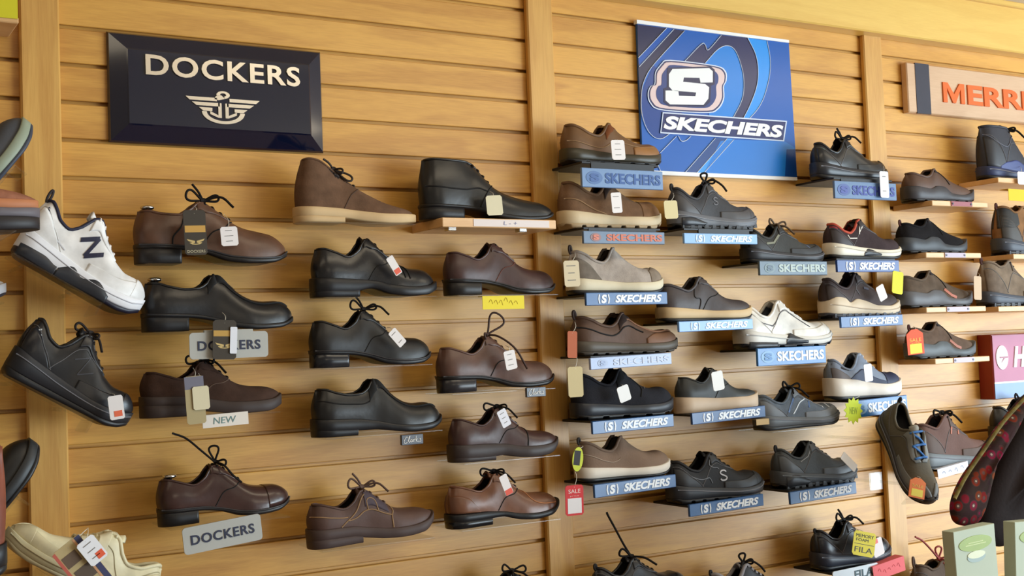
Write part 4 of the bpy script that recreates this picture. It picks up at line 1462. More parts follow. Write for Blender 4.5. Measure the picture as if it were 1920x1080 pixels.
put('D2', 'slip_on_shoe', 'brown suede slip-on with notched cream sole above the orange lettered sign', 'slip', suede((116, 88, 66)), [rubber((206, 186, 152), .6), rubber((170, 148, 116), .6)], (1043, 338, 1240, 436), group=G_SIGN, shelf='black',
    shelf_label='black shelf with grey sign in orange letters', sign=dict(cx=1170, cy=446, style='old', h=.030, bg=(96, 116, 142), fg=(206, 110, 78)), notch=(8, .02),
    extras=[gore((60, 46, 40)), ('patch', 'toe_overlay', suede((128, 96, 70)), .74, .985, [(.74, 0), (.985, 0)], [(.74, .85), (.985, .9)], .004),
            ('seam', 'stitching', STITCH, .006, [(.02, .45), (.15, .42), (.3, .2), (.4, .02)])], over=dict(SLIPSOLE(0, 0), notch=1))
put('D3', 'slip_on_shoe', 'pale grey slip-on with darker toe and thick cream sole', 'slip', mesh_cloth((168, 156, 146)), [rubber((212, 200, 172), .6), BLKS], (1060, 466, 1244, 555), group=G_SIGN, shelf='black',
    shelf_label='black shelf with blue sign under the pale grey slip-on', sign=dict(cx=1175, cy=560, style='new', h=.030, bg=SK),
    tonguem=mat((48, 36, 34), .9), extras=[('patch', 'toe_overlay', suede((132, 118, 104)), .80, .985, [(.80, .02), (.985, 0)], [(.80, .55), (.9, .95), (.985, .95)], .004),
            ('patch', 'heel_overlay', suede((120, 110, 100)), .02, .28, [(.02, .02), (.28, .02)], [(.02, .8), (.16, .65), (.28, .1)], .004)], pull=(mat((60, 48, 44), .8), .06),
    over=dict(SLIPSOLE(0, 0), tongue=(.475, .40, .08)))
put('D4', 'slip_on_shoe', 'dark brown moc toe slip-on with lugged grey sole and orange tag', 'slip', mat((90, 66, 52), .6, .35, .2, 120, .22), [rubber((84, 76, 66), .5), rubber((60, 54, 48), .5)], (1066, 588, 1271, 668), group=G_SIGN, shelf='black',
    shelf_label='black shelf with faded pale blue sign', sign=dict(cx=1183, cy=677, style='old', h=.028, bg=(150, 166, 202), fg=(196, 206, 226), rot=R(-1), text='SKECHERS'), notch=(9, .014),
    extras=[gore((50, 38, 34)), apron(plain((140, 100, 76), .8)), ('patch', 'toe_overlay', mat((112, 78, 56), .55, .35, .2, 120, .2), .62, .985, [(.62, .02), (.985, 0)], [(.62, .15), (.75, .5), (.985, .55)], .005),
            ('seam', 'stitching', DSTITCH, .006, [(.02, .6), (.2, .52), (.4, .42), (.6, .35)])], pull=(mat((60, 44, 38), .8), .07), over=dict(SLIPSOLE(0, 0)))
put('D5', 'slip_on_shoe', 'black knit slip-on with black wavy sole and white tag', 'slip', mesh_cloth((34, 34, 40)), [rubber((44, 46, 52), .40), BLKS], (1067, 693, 1263, 788), group=G_SIGN, shelf='black',
    shelf_label='black shelf with blue sign under the black knit slip-on', sign=dict(cx=1187, cy=795, style='new', h=.030, bg=SK, rot=R(-.7)), notch=(5, .015),
    extras=[gore((20, 20, 22)), ('seam', 'stitching', DSTITCH, .006, [(.55, .9), (.62, .55), (.6, .2)]), ('mark', 'side_mark', plain((110, 112, 120)), .004, [[(.655, .55), (.675, .75)]])],
    over=dict(SLIPSOLE(0, 0), tongue=(.475, .40, .04)))
put('D6', 'slip_on_shoe', 'taupe slip-on with white sole above the red sale tag', 'slip', mat((124, 102, 86), .8, .2, .3, 240, .12), [rubber((218, 208, 194), .6), BLKS], (1076, 818, 1257, 905), group=G_SIGN, shelf='black',
    shelf_label='black shelf with blue sign under the taupe slip-on', sign=dict(cx=1191, cy=911, style='new', h=.031, bg=SK, rot=R(-1)),
    lining=mat((60, 48, 40), .9), tonguem=mat((34, 28, 28), .9), pull=(mat((50, 44, 42), .8), .05), extras=[('seam', 'stitching', plain((160, 140, 122), .8), .005, [(.02, .55), (.2, .45), (.4, .3)])],
    over=dict(SLIPSOLE(0, 0), tongue=(.475, .37, .075)))


def sneaker_extras(ov, toe=True, stripes=None, counter=True, eyestay=True, rail=(112, 112, 118), lugs=None, sc_=(104, 102, 104), side=True):
    e = []
    if rail:
        e.append(('rail', 'sole_line', rubber(rail, .5), .0055, .018, [(.03, .118), (.2, .10), (.42, .075), (.7, .058), (.88, .072), (.98, .105)]))
    if lugs:
        e.append(('lugs', 'tread', rubber(lugs, .5), 11, .03, .97, .035, .010))
    if side:
        e.append(('seam', 'stitching', plain(sc_, .8), .0035, [(.27, .10), (.30, .35), (.36, .55), (.44, .56), (.52, .60), (.62, .74)]))
    e.append(('seam', 'stitching', plain(sc_, .8), .0035, [(.02, .80), (.10, .74), (.20, .52), (.285, .08)]))
    if toe:
        e.append(('patch', 'toe_cap', ov, .87, .985, [(.87, 0), (.985, 0)], [(.87, .75), (.985, .98)], .006))
        e.append(('patch', 'mudguard', ov, .50, .88, [(.50, 0), (.88, 0)], [(.50, .12), (.7, .30), (.88, .55)], .005))
    if counter:
        e.append(('patch', 'heel_counter', ov, .02, .27, [(.02, 0), (.27, 0)], [(.02, .75), (.12, .68), (.2, .45), (.27, .05)], .006))
    if eyestay:
        e.append(('patch', 'eyestay', ov, .385, .66, [(.385, .62), (.50, .62), (.66, .78)], [(.385, 1), (.66, .99)], .006))
    for st in stripes or ():
        e.append(('mark', 'letter' if max(v[1] for s_ in st[2] for v in s_) < .3 else 'side_stripe', st[0], st[1], st[2]))
    return e


def logo_s(x=.43, h=.22, s=1.0):
    return [(x + .028 * s, h + .024 * s), (x + .012 * s, h + .036 * s), (x - .016 * s, h + .034 * s), (x - .028 * s, h + .018 * s), (x - .010 * s, h + .004 * s), (x + .012 * s, h - .004 * s),
            (x + .028 * s, h - .018 * s), (x + .014 * s, h - .034 * s), (x - .014 * s, h - .036 * s), (x - .030 * s, h - .024 * s)]


DG = mat((58, 58, 62), .6, .4, .25, 160, .15)
put('E1', 'sneaker', 'charcoal hiking sneaker with wavy grey sole under the banner', 'sneaker', DG, [rubber((104, 106, 112), .5), BLKS], (1249, 346, 1419, 437), group=G_SIGN, shelf='black',
    shelf_label='black shelf with blue sign paled by painted reflection under the banner', sign=dict(cx=1351, cy=448, style='new', h=.026, bg=(132, 176, 226), fg=(226, 238, 250)), notch=(8, .02), bowst='knot',  # blue and letters lightened to paint in a reflection
    pull=(mat((44, 42, 42), .8), .05), extras=sneaker_extras(mat((72, 70, 72), .5), stripes=[(plain((120, 120, 126)), .008, [logo_s(.46, .235, .8)])], rail=(132, 134, 140), lugs=(50, 50, 54)) +
    [('slab', 'sole_insert', [(.0, .03), (.3, .03), (.34, .05)], [(0, .09), (.15, .10), (.34, .055)], .022, .06, .34)], over=dict(hs=1.1, tongue=(.645, .41, .03)))
put('E2', 'sneaker', 'dark grey brown laced shoe with cream midsole and black outsole', 'oxford', mat((70, 62, 62), .5, .4, .2, 110, .18), [rubber((206, 178, 136), .6), BLKS], (1228, 521, 1410, 606), group=G_SIGN, shelf='black',
    shelf_label='black shelf with blue sign paled by painted glare under the dark grey brown shoe', sign=dict(cx=1342, cy=610, style='new', h=.026, bg=(120, 164, 220), fg=(226, 238, 250), rot=R(-.5)), bowst=None,  # sign colours made paler, reflected glare painted in
    pull=(mat((44, 38, 38), .8), .05), lining=mat((60, 46, 34), .9), extras=ox_extras(mat((66, 58, 58), .5), welt=False) + [('seam', 'stitching', plain((44, 40, 42)), .006, [(.34, 1), (.32, .6), (.38, .3), (.36, .03)])],
    over=dict(SLIPSOLE(0, 0), xt=.78, tongue=(.625, .43, .03), rim=.014))
put('E3', 'sneaker', 'smooth charcoal low sneaker with plain tan sole', 'oxford', mat((56, 58, 58), .5, .4, .1, 120, .12), [rubber((202, 178, 152), .55)], (1262, 693, 1422, 776), group=G_SIGN, shelf='black',
    shelf_label='black shelf with blue sign under the tan soled sneaker', sign=dict(cx=1366, cy=778, style='new', h=.029, bg=(30, 74, 128), rot=R(-1.2)), bowst=None, lining=mat((22, 22, 24), .9),
    extras=ox_extras(mat((54, 55, 56), .5), welt=False), over=dict(xt=.80, sole=[('midsole', [(0, .0), (.6, 0), (.85, .004), (1, .035)], [(0, .14), (.2, .13), (.5, .115), (.75, .115), (.9, .13), (1, .155)], .016, 0, 1)],
              feather=[(0, .13), (.2, .12), (.5, .105), (.75, .105), (.9, .12), (1, .145)], tongue=(.625, .42, .05)))
put('E4', 'sneaker', 'all black sneaker with grey letter S and thick tread on the lower shelf', 'sneaker', mat((32, 31, 33), .65, .35, .2, 160, .12), [rubber((46, 47, 52), .45), BLKS], (1247, 850, 1432, 946), group=G_SIGN, shelf='black',
    shelf_label='black shelf with blue sign under the black sneaker with letter S', sign=dict(cx=1362, cy=947, style='new', h=.030, bg=SK, rot=R(-1)), notch=(8, .015), bowst=None,
    extras=sneaker_extras(mat((40, 40, 43), .5), stripes=[(plain((190, 190, 196)), .012, [logo_s(.50, .20, 1.1)]), (plain((110, 112, 118)), .006, [[(.16, .62), (.26, .5), (.34, .38), (.38, .12)], [(.40, .85), (.37, .7), (.40, .5), (.46, .4)]])]),
    over=dict(hs=1.05))
put('F1', 'sneaker', 'dark olive grey trail sneaker above the grey green lettered sign', 'sneaker', mat((62, 62, 60), .7, .3, .3, 200, .15), [rubber((52, 52, 56), .5), BLKS], (1386, 425, 1545, 497), group=G_SIGN, shelf='black',
    shelf_label='black shelf with dark grey sign in green letters', sign=dict(cx=1487, cy=503, style='old', h=.037, bg=(72, 92, 108), fg=(176, 190, 184)), bowst='bow', lace_col=mat((96, 78, 60), .8),
    lining=mat((74, 66, 56), .9), extras=sneaker_extras(mat((46, 46, 48), .6), stripes=[(plain((130, 132, 116)), .022, [[(.20, .55), (.3, .58), (.38, .62)]]), (plain((96, 110, 140)), .012, [[(.68, .95), (.72, .5), (.80, .15)], [(.80, .1), (.9, .3), (.97, .4)]])]), over=dict(lean=.06))
put('F2', 'sneaker', 'white leather sneaker with black patched sole above the large blue sign', 'sneaker', leather((226, 222, 214), .45), [rubber((218, 214, 206), .5), rubber((36, 38, 48), .4)], (1373, 566, 1560, 656), group=G_SIGN, shelf='black',
    shelf_label='black shelf with large blue sign under the white sneaker', sign=dict(cx=1484, cy=667, style='old', h=.046, bg=(38, 108, 172)), bowst=None, lace_col=plain((232, 230, 226), .8),
    lining=mat((90, 96, 110), .9), pull=(mat((56, 86, 150), .8), .05), notch=(6, .02),
    extras=sneaker_extras(leather((232, 228, 220), .4), rail=(190, 188, 184), sc_=(180, 176, 170), stripes=[(plain((70, 70, 80)), .005, [[(.28, .45), (.40, .58), (.55, .52), (.68, .36)], [(.06, .7), (.18, .6), (.3, .42)]])]) +
    [('slab', 'sole_insert', [(.42, .03), (.62, .03)], [(.42, .075), (.46, .12), (.50, .10), (.62, .06)], .021, .42, .62), ('slab', 'sole_insert', [(.05, .0), (.3, .0)], [(.05, .06), (.2, .055), (.3, .05)], .021, .05, .33)],
    over=dict(lean=.075, tongue=(.645, .41, .03)))
put('F3', 'sneaker', 'grey and blue running sneaker on clear shelf with cardboard piece', 'sneaker', mesh_cloth((98, 106, 116)), [rubber((96, 100, 104), .5), rubber((40, 42, 46), .45)], (1410, 730, 1574, 808), group=G_SIGN, shelf='clear',
    shelf_label='clear shelf under the grey and blue running sneaker', bowst='bow', rot=(0, R(-1), 0),
    extras=sneaker_extras(mat((112, 116, 122), .6), stripes=[(mat((60, 92, 140), .5), .018, [[(.42, .95), (.38, .6), (.30, .3)]]), (plain((214, 220, 226)), .010, [[(.56, .98), (.52, .6), (.42, .28), (.36, .12)], [(.70, .95), (.74, .6), (.76, .2)], [(.84, .9), (.82, .6), (.84, .35)]]),
                                                    (mat((60, 92, 140), .5), .016, [[(.60, .98), (.57, .6), (.55, .3)]])]))
put('F4', 'sneaker', 'charcoal trail sneaker with rugged sole and white tag on the toe', 'sneaker', mat((62, 66, 70), .55, .4, .25, 160, .15), [rubber((70, 74, 80), .5), BLKS], (1443, 829, 1607, 917), group=G_SIGN, shelf='black',
    shelf_label='black shelf with blue sign under the charcoal trail sneaker', sign=dict(cx=1543, cy=924, style='new', h=.032, bg=SK, rot=R(-1.5)), notch=(8, .018), bowst=None,
    pull=(mat((44, 44, 46), .8), .05), extras=sneaker_extras(mat((78, 82, 88), .45), stripes=[(plain((150, 152, 158)), .006, [[(.24, .78), (.34, .72), (.42, .82)]])], rail=(110, 116, 122), lugs=(60, 64, 70)) +
    [('slab', 'sole_insert', [(.0, .02), (.3, .02), (.34, .04)], [(0, .09), (.15, .12), (.34, .06)], .022, .06, .34)], over=dict(hs=1.1, tongue=(.645, .40, .05)))
put('G1', 'sneaker', 'black leather sneaker with looped laces beside the upper post', 'sneaker', leather((30, 31, 34), .32), [rubber((44, 46, 52), .35), BLKS], (1517, 263, 1664, 346), group=G_SIGN, shelf='black',
    shelf_label='black shelf with steel blue sign partly behind a white tag', sign=dict(cx=1622, cy=358, style='old', h=.048, bg=(92, 120, 158), fg=(52, 66, 148), w=.242), bowst='wild',
    extras=sneaker_extras(leather((38, 40, 44), .3), stripes=[(plain((150, 156, 164)), .010, [[(.50, .9), (.47, .72)], [(.58, .92), (.56, .75)]]), (plain((110, 150, 130)), .014, [[(.03, .72), (.08, .70)]])]),
    over=dict(hs=1.15))
put('G2', 'sneaker', 'dark brown running sneaker with red lining and white sole', 'sneaker', mesh_cloth((62, 50, 52)), [rubber((226, 218, 200), .5), BLKS], (1541, 413, 1690, 490), group=G_SIGN, shelf='black',
    shelf_label='black shelf with navy sign under the red lined sneaker', sign=dict(cx=1627, cy=499, style='new', h=.033, bg=(38, 72, 138)), bowst=None, lining=mat((206, 84, 58), .9), collar=mat((190, 78, 56), .85), tonguem=mat((60, 50, 48), .8),
    extras=sneaker_extras(mat((54, 46, 48), .6), toe=False, rail=(200, 190, 172), eyestay=True, stripes=[(plain((232, 226, 216)), .010, [[(.20, .80), (.22, .58), (.32, .48)], [(.37, .55), (.44, .66), (.54, .70)], [(.36, .5), (.40, .8)]]), (mat((170, 40, 50), .6), .012, [[(.02, .85), (.08, .82)], [(.02, .70), (.08, .67)], [(.02, .55), (.08, .52)]])]) +
    [('slab', 'sole_insert', [(.40, .03), (.60, .03)], [(.40, .06), (.45, .10), (.52, .08), (.60, .05)], .022, .40, .60)], over=dict(tongue=(.645, .36, .04)))
put('G3', 'sneaker', 'dark brown sneaker with scalloped beige sole and white tag', 'sneaker', mat((68, 56, 56), .65, .35, .25, 150, .15), [rubber((212, 194, 168), .55), rubber((58, 58, 66), .5)], (1532, 514, 1688, 598), group=G_SIGN, shelf='black',
    shelf_label='black shelf with blue sign under the beige soled brown sneaker', sign=dict(cx=1634, cy=602, style='new', h=.030, bg=(36, 84, 142), rot=R(-.5)), notch=(7, .02), bowst=None,
    extras=sneaker_extras(mat((60, 50, 50), .6), toe=False, rail=(180, 160, 136), lugs=(60, 60, 70), stripes=[(plain((84, 80, 84)), .010, [[(.40, .85), (.36, .55), (.40, .25)]]), (plain((86, 92, 116)), .02, [[(.46, .4), (.52, .45)]])]),
    over=dict(sole=[('midsole', [(0, .05), (.1, .035), (.4, .03), (.75, .022), (.88, .035), (1, .075)],
                     [(0, .14), (.10, .18), (.2, .17), (.27, .13), (.36, .16), (.45, .145), (.6, .10), (.75, .095), (.88, .12), (1, .155)], .016, 0, 1)] + PRE['sneaker']['sole'][1:]))
put('G4', 'sneaker', 'navy and grey sneaker with thick white sole above the yellow star', 'sneaker', mat((128, 138, 156), .6, .35, .25, 180, .12), [rubber((226, 216, 204), .5), BLKS], (1541, 664, 1691, 751), group=G_SIGN, shelf='black',
    shelf_label='black shelf with bright blue sign behind the yellow star', sign=dict(cx=1649, cy=762, style='old', h=.046, w=.215, bg=(40, 104, 168), rot=R(-1.5)), bowst=None, lining=mat((30, 28, 30), .9),
    lace_col=plain((190, 196, 206), .8), extras=[('patch', 'heel_counter', mat((104, 96, 96), .6), .02, .24, [(.02, 0), (.24, 0)], [(.02, .6), (.16, .5), (.24, .1)], .005),
             ('patch', 'side_overlay', mat((38, 46, 74), .6), .22, .70, [(.22, 0), (.70, 0)], [(.22, .15), (.30, .50), (.38, .40), (.50, .2), (.70, .15)], .006),
             ('patch', 'toe_cap', mat((38, 46, 74), .6), .70, .985, [(.70, 0), (.985, 0)], [(.70, .8), (.985, .9)], .006), ('mark', 'side_stripe', plain((40, 38, 42)), .016, [[(.03, .8), (.12, .78), (.22, .95)]])],
    over=dict(sole=[('midsole', [(0, .04), (.1, .03), (.4, .025), (.75, .02), (.88, .03), (1, .07)],
                     [(0, .19), (.12, .18), (.3, .165), (.45, .14), (.7, .115), (.88, .13), (1, .16)], .020, 0, 1)] + PRE['sneaker']['sole'][1:],
              feather=[(0, .18), (.12, .17), (.3, .155), (.45, .13), (.7, .105), (.88, .12), (1, .15)], tongue=(.645, .40, .04)))
# cardboard piece beside the blue running sneaker
o = flat_card('small cardboard piece under the edge of the running sneaker shelf', 1430, 791, 24, 11, (196, 166, 118), y=-.153, name='cardboard_piece', back=.02)

# ---- third bay: clogs and hiking shoes on wooden shelves
CSOLE = dict(sole=[('midsole', [(0, .03), (.1, .02), (.5, .02), (.75, .015), (.88, .03), (1, .08)],
                    [(0, .16), (.12, .15), (.28, .135), (.38, .165), (.46, .16), (.56, .09), (.7, .075), (.85, .10), (.95, .15), (1, .16)], .016, 0, 1),
                   ('outsole', [(0, .02), (.06, 0), (.8, 0), (.9, .015), (1, .06)], [(0, .035), (.1, .025), (.5, .025), (.75, .02), (.88, .035), (1, .085)], .013, 0, 1)],
             feather=[(0, .13), (.12, .12), (.3, .11), (.45, .095), (.7, .07), (.88, .08), (1, .12)])
clogs = [('M1', 'dark brown smooth clog on the topmost wooden shelf', mat((92, 68, 56), .55, .35, .2, 120, .15), (64, 62, 66), None, (1687, 318, 1827, 386), 'wooden shelf with red plate under the dark brown smooth clog', (150, 70, 78)),
         ('M2', 'black suede clog between the brown clogs', suede((30, 28, 30)), (58, 62, 68), None, (1676, 411, 1814, 479), 'wooden shelf with lilac plate under the black suede clog', (176, 160, 176)),
         ('M3', 'greyish brown clog with orange flash and yellow tag', suede((96, 82, 70)), (92, 92, 96), (176, 92, 60), (1674, 509, 1824, 579), 'wooden shelf with lilac plate under the clog with yellow tag', (182, 166, 186)),
         ('M4', 'brown suede clog with orange sale tag beside the boxed sign', suede((104, 86, 74)), (88, 94, 98), (170, 96, 66), (1693, 605, 1830, 674), 'wooden shelf with lilac plate under the clog with sale tag', (182, 166, 190))]
for k, lab, um, sc_, fl, bx, sl, pc in clogs:
    ex = [('seam', 'stitching', DSTITCH, .006, [(.43, .95), (.50, .6), (.55, .3)])]
    if fl:
        ex.append(('mark', 'sole_flash', mat(fl, .5), .026, [[(.52, .22), (.60, .10), (.66, .05)]]))
    ex.append(('patch', 'elastic_gusset', mat((40, 30, 30), .9), .38, .50, [(.38, .8), (.44, .72), (.50, .9)], [(.38, 1), (.50, 1)], .004))
    put(k, 'clog', lab, 'clog', um, [rubber(sc_, .5), BLKS], bx, group=G_WOOD, shelf='wood', shelf_label=sl, notch=(7, .015), extras=ex, pull=(mat((84, 44, 40), .8), .05) if k != 'M1' else None,
        lining=mat((40, 26, 28), .9), over=CSOLE, sx=(.16, 1.0))
    e = SHOES[k][2]
    L = SHOES[k][1].L
    pl = MB().box(.45 * L, .78 * L, -.1475, -.144, -.015, -.001).build('name_plate', mat(pc, .35, .4, 0, 1, .03), e)
    for xx in (.47, .76):
        q = MB().tube([(xx * L, -.149, -.008), (xx * L, -.146, -.008)], .003, 10).build('screw', mat((40, 44, 60), .3), pl)

put('N1', 'winter_boot', 'tall black winter boot with blue foxing under the orange lettered sign', 'boot', mat((52, 52, 60), .6, .35, .25, 140, .15), [rubber((46, 56, 92), .5), BLKS], (1829, 236, None, 346), cat='boot', group=G_WOOD, Lfix=.30, shelf='wood',
    shelf_label='wooden shelf with yellow card under the tall black boot', bowst='back', lining=mat((60, 58, 62), .9), extras=sneaker_extras(mat((40, 40, 46), .5), eyestay=False) + [('seam', 'stitching', plain((90, 92, 104)), .006, [(.02, .80), (.15, .62), (.3, .55), (.42, .75)]),
    ('patch', 'foxing', mat((52, 66, 122), .5), .16, .62, [(.16, 0), (.62, 0)], [(.16, .06), (.3, .20), (.5, .16), (.62, .05)], .007)], sx=(.0, 1.1))
put('N2', 'hiking_shoe', 'tan and black mid hiking shoe cut by the picture edge below the boot', 'hiker', suede((136, 100, 68)), [rubber((66, 72, 84), .5), BLKS], (1857, 388, None, 482), group=G_WOOD, Lfix=.30, shelf='wood',
    shelf_label='wooden shelf under the tan and black hiking shoe', pull=(mat((90, 50, 44), .8), .05), bowst=None, lining=mat((60, 60, 58), .9),
    extras=sneaker_extras(mat((60, 54, 48), .6), lugs=(52, 54, 62)) + [('patch', 'heel_overlay', mat((46, 44, 42), .7), .004, .24, [(.004, .34), (.12, .40), (.24, .6)], [(.004, 1), (.24, 1)], .006)], notch=(7, .02), sx=(.0, 1.1))
put('N3', 'hiking_shoe', 'greyish taupe hiking boot with cream tag beside the yellow tagged clog', 'hiker', suede((128, 112, 96)), [rubber((70, 76, 88), .5), BLKS], (1829, 490, None, 577), group=G_WOOD, Lfix=.30, shelf='wood',
    shelf_label='wooden shelf with lilac plate under the taupe hiking boot', pull=(mat((80, 46, 44), .8), .06), bowst=None, lining=mat((70, 62, 56), .9), extras=sneaker_extras(suede((116, 102, 90)), lugs=(52, 54, 62)), notch=(7, .02), sx=(.0, 1.1))
for k in ('N1', 'N3'):
    e = SHOES[k][2]
    MB().box(.14, .27, -.1475, -.144, -.015, -.001).build('name_plate', mat((156, 92, 96) if k == 'N1' else (182, 166, 190), .35, .4, 0, 1, .03), e)
put('M6', 'hiking_shoe', 'brown mesh hiking shoe above the white paper card', 'hiker', mat((110, 82, 74), .75, .3, .3, 180, .15), [rubber((112, 118, 122), .5), BLKS], (1706, 778, 1862, 884), group=G_WOOD, shelf='wood', depth=-.10,
    shelf_label='wooden shelf with white card under the brown mesh hiking shoe', bowst='back', lining=mat((40, 34, 36), .9), notch=(7, .02), over=dict(z=[(0, .36), (.05, .37), (.12, .35), (.2, .33), (.27, .37), (.33, .42), (.38, .43), (.43, .40), (.5, .34), (.6, .275), (.7, .23), (.8, .21), (.9, .195), (1, .17)]),
    extras=sneaker_extras(mat((92, 74, 66), .7), stripes=[(mat((190, 110, 80), .6), .014, [[(.42, .75), (.38, .45)], [(.5, .7), (.48, .45)]]), (mat((170, 60, 60), .6), .02, [[(.56, .06), (.70, .05)]])]), sx=(.1, 1.0))
put('N4', 'sneaker', 'black laced shoe behind the flowered bag under the boxed sign', 'sneaker', BLKM, [BLKS, BLKS], (1852, 752, None, 830), group=G_WOOD, Lfix=.30, shelf='wood', shelf_label='wooden shelf behind the flowered bag', bowst='bow', sx=(.1, 1.0))

# hiking shoe pointing at the viewer on a slanted clear stand
HK = mat((96, 88, 74), .75, .3, .3, 170, .15)
rot = (R(0), R(52), R(-104))
p = P(1668, 868, -.16)
put('M5', 'hiking_shoe', 'grey olive hiking shoe with blue laces tilted toe down toward the viewer', 'sneaker', HK, [rubber((60, 56, 54), .5), BLKS], (1641, 786, 1760, 946), group=G_SLANT, depth=-.16, rot=rot, hfix=True, shelf=None,
    lace_col=mat((60, 120, 190), .6), bowst=None, pull=(mat((40, 40, 44), .8), .07), lining=mat((26, 24, 26), .9), tonguem=mat((150, 144, 132), .7),
    extras=sneaker_extras(mat((120, 120, 116), .6), counter=False) + [('patch', 'toe_bumper', rubber((60, 62, 70), .5), .90, .985, [(.90, 0), (.985, 0)], [(.90, .35), (.985, .5)], .010)], over=dict(lr=.012, lace=3, wheel=.118, open=[(0, 0), (.02, 0), (.04, .03), (.09, .058), (.2, .08), (.3, .078), (.395, .062), (.5, .052), (.62, .044), (.645, 0), (1, 0)]))


def slant_stand(key, label, lo=.06, hi=.80, arm=True):
    """Clear plate lying along the tilted sole, a toe lip, and arms to the slats."""
    root, sh = SHOES[key][:2]
    L = sh.L
    o = empty('display_stand', root.location, root.rotation_euler)
    tag(o, label, 'stand', 'slanted clear stands')
    MB().box(lo * L, hi * L, -.045, .045, -.005, -.0008, .001).build('sloping_plate', ACRYLIC, o)
    MB().box(hi * L - .004, hi * L, -.045, .045, -.028, -.004, .001).build('front_lip', ACRYLIC, o)
    bpy.context.view_layer.update()
    Mi = o.matrix_basis.inverted()
    for lx in (lo * L + .03, hi * L - .05):
        sg = 1 if math.cos(root.rotation_euler.z) >= 0 else -1
        v = Vector((lx, .03 * sg, -.007))
        wv = o.matrix_basis @ v
        u = Mi @ Vector((wv.x, -.001, wv.z))
        mb = MB()
        mb.tube([u, (u + v) / 2, v], .004, 6)
        mb.build('wall_arm', ACRYLIC, o, True)
    return o


o = slant_stand('M5', 'slanted clear stand under the hiking shoe with blue laces', .1, .9)
c = P(1642, 902, -.012)
wp = MB().box(-.024, .024, -.003, .003, -.026, .026, .001).build('wall_plate', ACRYLIC, o)
bpy.context.view_layer.update()
wp.matrix_basis = o.matrix_basis.inverted() @ Matrix.Translation(Vector(c))

# ---- left edge: slanted stands
NB_WHITE = leather((232, 230, 228), .5)
NAVYM = mat((34, 36, 62), .5, .4, 0, 1, .05)
put('L3', 'sneaker', 'white leather sneaker with navy letter N tilted toe down', 'sneaker', NB_WHITE, [rubber((226, 226, 230), .5), rubber((30, 30, 46), .4)], (20, 361, 272, 590), group=G_SLANT, depth=-.13, rot=(0, R(31), 0), shelf=None,
    lace_col=plain((236, 230, 226), .8), bowst=None, collar=NAVYM, pull=(mat((50, 44, 46), .8), .07), lining=mat((190, 190, 192), .9), tonguem=NB_WHITE,
    extras=sneaker_extras(leather((238, 236, 234), .45), rail=(200, 200, 206), sc_=(222, 221, 220), side=False, stripes=[(NAVYM, .026, [[(.36, .23), (.475, .285)], [(.475, .285), (.44, .165)], [(.44, .165), (.555, .22)]]), (NAVYM, .012, [[(.05, .80), (.12, .55), (.15, .40)]]), (NAVYM, .02, [[(.415, .93), (.45, .90)]]),
                   (plain((206, 206, 212)), .006, [[(.08, .55), (.2, .38), (.3, .2)]])]) +
    [('slab', 'sole_insert', [(.33, .0), (.72, .0)], [(.33, .05), (.42, .09), (.5, .06), (.6, .085), (.72, .04)], .022, .33, .72), ('slab', 'sole_insert', [(.03, .01), (.3, .0)], [(.03, .07), (.2, .07), (.3, .05)], .021, .03, .32)])
slant_stand('L3', 'slanted clear stand under the white sneaker with letter N', .0, .72)
put('L4', 'sneaker', 'black leather walking sneaker with letter N tilted toe down', 'sneaker', leather((30, 30, 33), .34), [rubber((36, 36, 40), .45), BLKS], (2, 588, 250, 801), group=G_SLANT, depth=-.13, rot=(0, R(31), 0), shelf=None,
    lace_col=mat((30, 20, 18), .8), bowst='back', lining=mat((24, 22, 24), .9), extras=sneaker_extras(leather((34, 34, 38), .3), stripes=[(plain((66, 66, 72)), .006, [[(.40, .23), (.50, .275)], [(.50, .275), (.47, .165)], [(.47, .165), (.57, .21)]]),
                   (plain((190, 192, 192)), .008, [[(.02, .55), (.05, .62), (.08, .82)], [(.02, .55), (.08, .50), (.10, .72)]])]), over=dict(wheel=.115))
slant_stand('L4', 'slanted clear stand under the black walking sneaker', .0, .74)
put('L1', 'sneaker', 'grey shoe with pale green sole edge at the upper picture edge', 'sneaker', mat((78, 80, 86), .6, .35, .2, 160, .12), [rubber((150, 160, 140), .5), rubber((64, 70, 84), .5)], (None, 219, 62, None), group=G_SLANT, depth=-.16, rot=(0, R(-52), 0), Lfix=.30, hfix=True, shelf=None, bowst=None)
slant_stand('L1', 'slanted clear stand under the grey shoe with pale green sole', .3, .72)
put('L5', 'sneaker', 'plain black shoe tilted toe up at the lower picture edge', 'sneaker', BLKM, [rubber((48, 50, 52), .45), BLKS], (None, 820, 75, None), group=G_SLANT, depth=-.16, rot=(0, R(-50), 0), Lfix=.30, hfix=True, shelf=None, bowst=None)
slant_stand('L5', 'slanted clear stand under the plain black tilted shoe', .3, .70)
put('L2', 'slip_on_shoe', 'tan suede shoe with orange band and thick black sole', 'slip', suede((150, 100, 78)), [rubber((104, 98, 104), .55), rubber((40, 36, 38), .5)], (None, 326, 75, 442), group=G_SLANT, depth=-.42, Lfix=.29, shelf=None,
    over=dict(sole=[('midsole', [(0, .10), (.5, .10), (1, .12)], [(0, .19), (.5, .18), (.8, .18), (1, .20)], .018, 0, 1), ('outsole', [(0, 0), (.7, 0), (1, .03)], [(0, .11), (.5, .11), (1, .125)], .016, 0, 1),
                    ('orange_band', [(0, .185), (.5, .175), (.8, .175), (1, .195)], [(0, .26), (.5, .25), (.8, .25), (1, .26)], .010, 0, 1)], feather=[(0, .25), (.5, .24), (.8, .24), (1, .25)],
              z=[(0, .42), (.1, .42), (.3, .38), (.45, .44), (.6, .40), (.75, .36), (.9, .32), (1, .29)]))
rt = SHOES['L2'][0]
e = empty('display_shelf', (rt.location.x, 0, rt.location.z))
